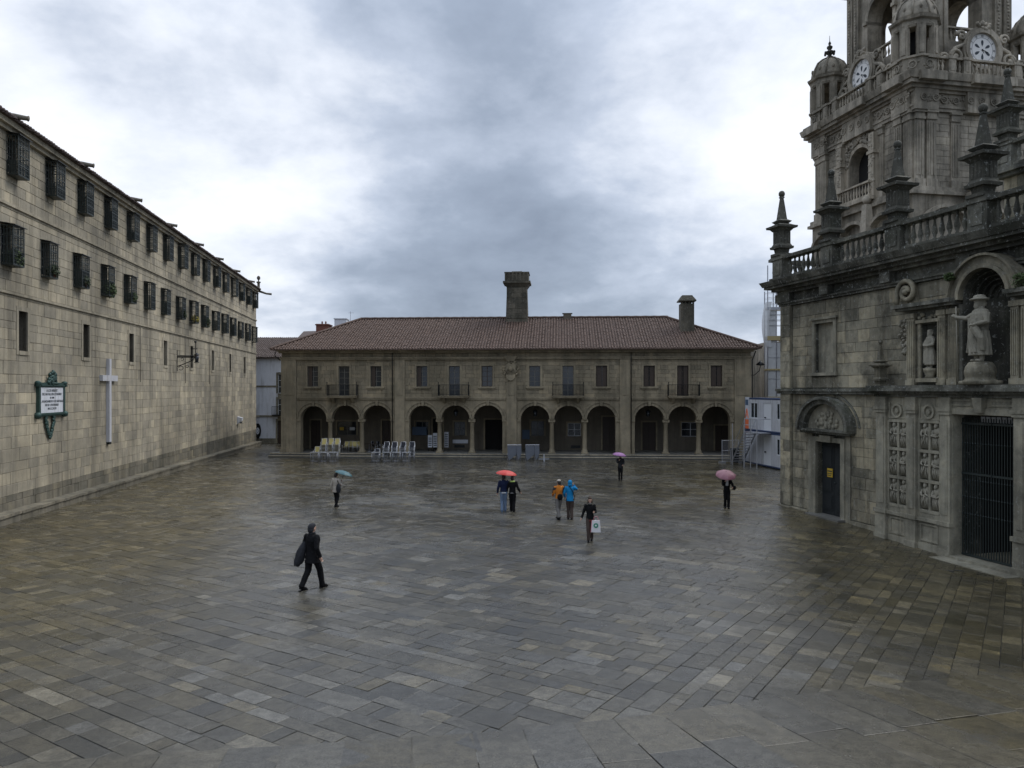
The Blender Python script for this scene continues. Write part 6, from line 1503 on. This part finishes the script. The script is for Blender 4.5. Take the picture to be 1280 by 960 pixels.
# =================================================================== statues
def statue(big):
    b = MB()
    n = 22; rings = []; prof = ((.42, .26, .21), (.55, .25, .20), (.9, .22, .18), (1.15, .19, .16), (1.35, .21, .17), (1.55, .25, .17), (1.70, .21, .15), (1.76, .10, .10), (1.84, .07, .07))
    for k in range(11):                   # folds
        a = 2 * math.pi * k / 11 + random.uniform(-.1, .1); b.tube([(.235 * math.cos(a), .19 * math.sin(a), .42), (.22 * math.cos(a), .175 * math.sin(a), .75), (.185 * math.cos(a), .15 * math.sin(a), 1.12)], [.055, .045, .03], 6)
    b.etube([(0, 0, z, x, y) for z, x, y in prof], 16)
    for s in (-1, 1): b.tube([(s * .09, -.02, .50), (s * .09, -.02, .3)], [.07, .06], 8); b.ell((s * .09, -.08, .28), (.06, .12, .05), 8, 5)
    b.ell((0, -.02, 1.92), (.095, .12, .15), 12, 8).ell((0, -.09, 1.83), (.07, .06, .10), 8, 6).ell((0, -.13, 1.93), (.018, .03, .035), 6, 4).ell((0, .05, 1.9), (.12, .10, .14), 8, 6)
    for k in range(9):
        x0_ = random.uniform(-.2, .2); b.tube([(x0_, -.17, 1.5), (x0_ * .8 + random.uniform(-.08, .08), -.19, 1.2), (x0_ + random.uniform(-.1, .1), -.2, .85), (x0_, -.2, .5)], [.022, .03, .032, .03], 5)
    b.ell((0, -.1, 1.86), (.06, .05, .07), 8, 5); b.ell((-.035, -.12, 1.965), (.02, .015, .01), 5, 4); b.ell((.035, -.12, 1.965), (.02, .015, .01), 5, 4)
    if big:
        b.lathe([(.05, -.02), (.20, .0), (.215, .035), (.14, .07), (.12, .13), (.05, .16)], 16, (0, -.02, 2.0))
        b.tube([(-.20, 0, 1.62), (-.38, -.08, 1.52), (-.60, -.22, 1.58)], [.09, .075, .05], 8); b.tube([(-.20, .02, 1.6), (-.30, 0, 1.3), (-.40, -.02, 1.05)], [.1, .08, .03], 6)
        hand(b, (-.60, -.22, 1.58), (-.5, -.3, .35), (0, 0, 1), 1.8, .7)
        b.tube([(.22, 0, 1.6), (.33, -.06, 1.35), (.12, -.26, 1.28)], [.10, .085, .055], 8); hand(b, (.12, -.26, 1.28), (-1, -.2, 0), (0, 0, 1), 1.8, .5)
        b.tube([(.12, -.24, 1.2), (.25, -.15, .9), (.24, -.1, .55)], [.10, .09, .06], 8); b.etube([(0, 0, 1.36, .27, .21), (0, 0, 1.6, .255, .185), (0, 0, 1.72, .18, .13)], 16)
    else:
        for s in (-1, 1): b.tube([(s * .2, 0, 1.6), (s * .28, -.1, 1.35), (s * .06, -.24, 1.3)], [.09, .075, .05], 8); hand(b, (s * .06, -.24, 1.3), (-s, -.3, .2), (0, 0, 1), 1.7, .5)
        b.ell((0, .0, 2.03), (.13, .13, .05), 8, 5)
    return b
u = cxn; z0_ = za
ST = thing('saint_statue', 'large weathered stone pilgrim statue with hat and staff in the arched niche', 'statue', CAT.matrix_world @ Vector((u, -.52, z0_)), KF.rot - R(12))
sc_ = 1.19
b = statue(True); b.v = [(x * sc_ * 1.22, y * sc_ * 1.2, (z - .24) * sc_ + .78) for x, y, z in b.v]
link('figure', fuse(b, .017, 'figure', 'statue_stone', 0), ST)
mb = MB(); mb.lathe([(.52, 0), (.55, .12), (.45, .2), (.50, .42), (.46, .6), (.36, .76), (.1, .80)], 14).box(-.7, .55, -.35, .45, 0, .14); link('pedestal', fuse(mb, .04, 'pedestal', 'cathedral_stone', 1), ST)
MB().tube([(-.80, -.28, 0.1), (-.88, -.30, 2.75)], .022, 6).build('staff', 'statue_stone', ST)
u = (nx0 + nx1) / 2
ST = thing('niche_statue', 'smaller stone apostle statue in the square niche left of the pilgrim', 'statue', CAT.matrix_world @ Vector((u, -.30, 6.43)), KF.rot - R(8))
b = statue(False); s2 = .80; b.v = [(x * s2 * 1.1, y * s2, (z - .24) * s2 + .34) for x, y, z in b.v]
link('figure', fuse(b, .02, 'figure', 'statue_stone', 1), ST)
MB().lathe([(.20, 0), (.16, .1), (.24, .25), (.26, .36)], 10).build('pedestal', 'cathedral_stone', ST)
# =================================================================== café chairs and tables
def chair_meshes(seat, tall=.95):
    fr = MB()
    for s in (-1, 1):
        fr.tube([(s * .21, -.22, 0), (s * .22, -.20, .44), (s * .23, -.18, .62), (s * .23, .16, .64)], .018, 5)
        fr.tube([(s * .20, .26, 0), (s * .21, .18, .44), (s * .21, .27, tall)], .018, 5)
    fr.tube([(-.21, .27, tall), (.21, .27, tall)], .018, 5)
    fr.box(-.22, .22, -.245, -.23, .43, .46)
    return fr.mesh('frame', 'aluminium'), MB().box(-.21, .21, -.22, .2, .42, .46).mesh('seat', seat), MB().hexa([(-.19, .18, .50), (.19, .18, .50), (.19, .20, .50), (-.19, .20, .50), (-.19, .25, tall - .02), (.19, .25, tall - .02), (.19, .275, tall - .02), (-.19, .275, tall - .02)]).mesh('backrest', seat)
YE = chair_meshes('yellow_rattan'); BK = chair_meshes('black_rattan')
def chair(ms, x, y, z, rz, label, group):
    t_ = thing('cafe_chair', label, 'chair', (x, y, z), rz, group); [link(m_.name.split('.')[0], m_, t_) for m_ in ms]; return t_
ORD = ['bottom', 'second', 'third', 'fourth', 'fifth', 'sixth', 'seventh', 'eighth', 'top']
def stack(ms, px, py, n, col, where, rz=0, step=.118):
    x, y, z = ground(px, py)
    for k in range(n):
        lab = '%s %s chair up in %s' % (ORD[k], col, where) if 0 < k < n - 1 else '%s %s chair of %s' % ('topmost' if k else 'lowest', col, where)
        chair(ms, x + random.uniform(-.02, .02), y + .012 * k, z + k * step, rz + random.uniform(-.04, .04), lab, '%s chairs stacked by the arcade steps' % col)
for px_, n, wh_ in ((396, 3, 'the low stack left of the tall yellow stacks'), (404.5, 9, 'the leftmost tall yellow stack'), (413, 9, 'the middle tall yellow stack'), (421, 9, 'the rightmost tall yellow stack')):
    stack(YE, px_, 575.5, n, 'yellow', wh_, R(random.uniform(-8, 8)))
for px_, n, wh_ in ((471, 2, 'the short stack left of the black chairs'), (482.5, 7, 'the first tall black stack from the left'), (493, 7, 'the second tall black stack from the left'), (503.5, 7, 'the third tall black stack from the left'), (514.5, 7, 'the last tall black stack beside the steps')):
    stack(BK, px_, 577, n, 'black', wh_, R(random.uniform(-8, 8)))
arc = lambda p, yy: CONGA.matrix_world @ Vector((CF.u(p), yy, ZF))
for i, (p, yy) in enumerate(((428, 1.0), (434, 1.3), (440, 1.0), (446, 1.2))):
    v = arc(p, yy); chair(YE, v.x, v.y, v.z, R(20 * (i - 1)), ['yellow chair just right of the second arch pier foot', 'yellow chair set back beneath the second arch', 'yellow chair in the middle under the second arch', 'yellow chair nearest the third arch column'][i], 'loose yellow chairs beneath the arcade')
for i, (p, lab) in enumerate(((394, 'low grey tube table at the far left before the yellow chairs'), (405, 'low grey tube table before the leftmost tall yellow stack'), (417, 'low grey tube table before the right tall yellow stacks'),
    (470, 'low grey tube table at the left end of the black chairs'), (484, 'low grey tube table before the first tall black stack'), (496, 'low grey tube table before the middle black stacks'), (508, 'low grey tube table before the last black stacks'))):
    x, y, z = ground(p, 577.5); t_ = thing('stacked_table', lab, 'table', (x, y, z), R(random.uniform(-6, 6)), 'low tube tables pushed together before the chair stacks')
    MB().box(-.36, .36, -.3, .3, .80, .84).build('table_top', 'aluminium', t_)
    for s in (-1, 1):
        for q in (-1, 1): MB().tube([(s * .33, q * .27, 0), (s * .31, q * .25, .8)], .024, 6).build('leg', 'grey_metal', t_)
    mb = MB(); [mb.bar((-.2 + .13 * k, -.2, .0), (-.2 + .13 * k, -.2, .8), .016) for k in range(4)]; mb.bar((-.3, -.2, .1), (.3, -.2, .1), .016); mb.build('nested_legs', 'grey_metal', t_)
for i, p in enumerate((457, 464)):
    v = arc(p, 1.3); t_ = thing('cafe_table', ['round dark table left under the third arch', 'round dark table right under the third arch'][i], 'table', v)
    MB().lathe([(.32, .70), (.34, .73), (.32, .75)], 14).build('table_top', 'wood_dark', t_); MB().lathe([(.22, 0), (.2, .03), (.03, .05), (.03, .7)], 10).build('pedestal', 'grey_metal', t_)
    chair(BK, v.x + .5, v.y + .2, v.z, R(70), ['dark chair beside the left round table under the third arch', 'dark chair beside the right round table under the third arch'][i], 'dark chairs beneath the third arch')
for i, (p, z_, mt, lab) in enumerate(((532.5, 1.5, 'marble_white', 'tall white menu board left of the fourth arch column'), (539, 1.7, 'tarp_white', 'white folded parasol shaped stand by the fourth arch column'), (553.5, 1.8, 'grey_metal', 'narrow grey display stand right of the fourth arch column'))):
    v = arc(p, 2.2); t_ = thing('display_stand', lab, 'stand', v, CF.rot)
    MB().box(-.20, .20, -.03, .03, .35, z_).build('board', mt, t_); mb = MB(); [mb.box(s - .02, s + .02, -.25, .25, 0, .04) for s in (-.16, .16)]; [mb.box(s - .015, s + .015, -.02, .02, .04, .35) for s in (-.16, .16)]; mb.build('foot', 'iron_black', t_)
    mb = MB(); [mb.box(-.15, .15, -.036, -.031, .5 + k * .17, .58 + k * .17) for k in range(int((z_ - .6) / .17))]; mb.build('print', 'ink_dark', t_)
# folded grey tables leaning in two bundles
for i, p in enumerate((640.5, 649, 663, 671.5)):
    x, y, z = ground(p, 576); t_ = thing('folded_table', ['grey folded table, far left of the leaning bundle below the coat of arms', 'grey folded table, second from left in the leaning bundle', 'grey folded table, third from left in the leaning bundle', 'grey folded table, far right of the leaning bundle'][i], 'table', (x, y, z), R(8), 'grey folded tables leaning by the steps')
    big = i % 2 == 0; w_ = .42 if big else .2
    mb = MB(); mb.hexa([(-w_, -.12, .45), (-w_ + .25, -.12, .12), (-w_ + .25, -.08, .12), (-w_, -.08, .45), (-w_, .10, 1.30), (w_, .10, 1.30), (w_, .14, 1.30), (-w_, .14, 1.30)]); 
    mb = MB(); q = [(-w_, .5), (-w_ + .12, .02), (w_, .62), (w_, 1.28), (-w_, 1.32)]
    mb.add([(a, -.06 + .12 * b_, b_) for a, b_ in q] + [(a, -.02 + .12 * b_, b_) for a, b_ in q], [(0, 1, 2, 3, 4), (9, 8, 7, 6, 5)] + [(k, k + 5, (k + 1) % 5 + 5, (k + 1) % 5) for k in range(5)]); mb.build('table_top', 'grey_blue_metal', t_)
    mb = MB(); 
    for s in (-w_ + .05, w_ - .05): mb.bar((s, .05, 0), (s, .12, 1.3), .022); mb.bar((s, .45, 0), (s, .1, 1.1), .022)
    mb.bar((-w_, .12, 1.36), (w_, .12, 1.36), .025); mb.bar((-w_, .3, .55), (w_, .3, .55), .02); mb.build('leg', 'grey_metal', t_)
x, y, z = ground(680, 576.5); t_ = thing('post_base', 'small pale post on a flat cross foot right of the folded tables', 'post', (x, y, z)); MB().box(-.45, .45, -.04, .04, .16, .22).box(-.05, .05, -.4, .4, .0, .16).build('foot', 'aluminium', t_); MB().box(-.05, .05, -.05, .05, .22, .60).build('post', 'aluminium', t_)
# arcade lanterns
for i, p in enumerate((811.5, 668.5, 568)):
    t_ = thing('arcade_lantern', ['iron lantern hanging in the tenth arch', 'iron lantern hanging right of the centre pier', 'iron lantern hanging in the fifth arch'][i], 'lamp', CONGA.matrix_world @ Vector((CF.u(p), .9, 3.85)), CF.rot)
    MB().bar((0, 0, .3), (0, 0, .9), .015).lathe([(.05, .35), (.24, .18), (.26, .14)][::-1], 6).build('lantern_cap', 'iron_black', t_); MB().lathe([(.14, -.28), (.20, .14)], 6).build('lantern_glass', 'window_glass', t_)
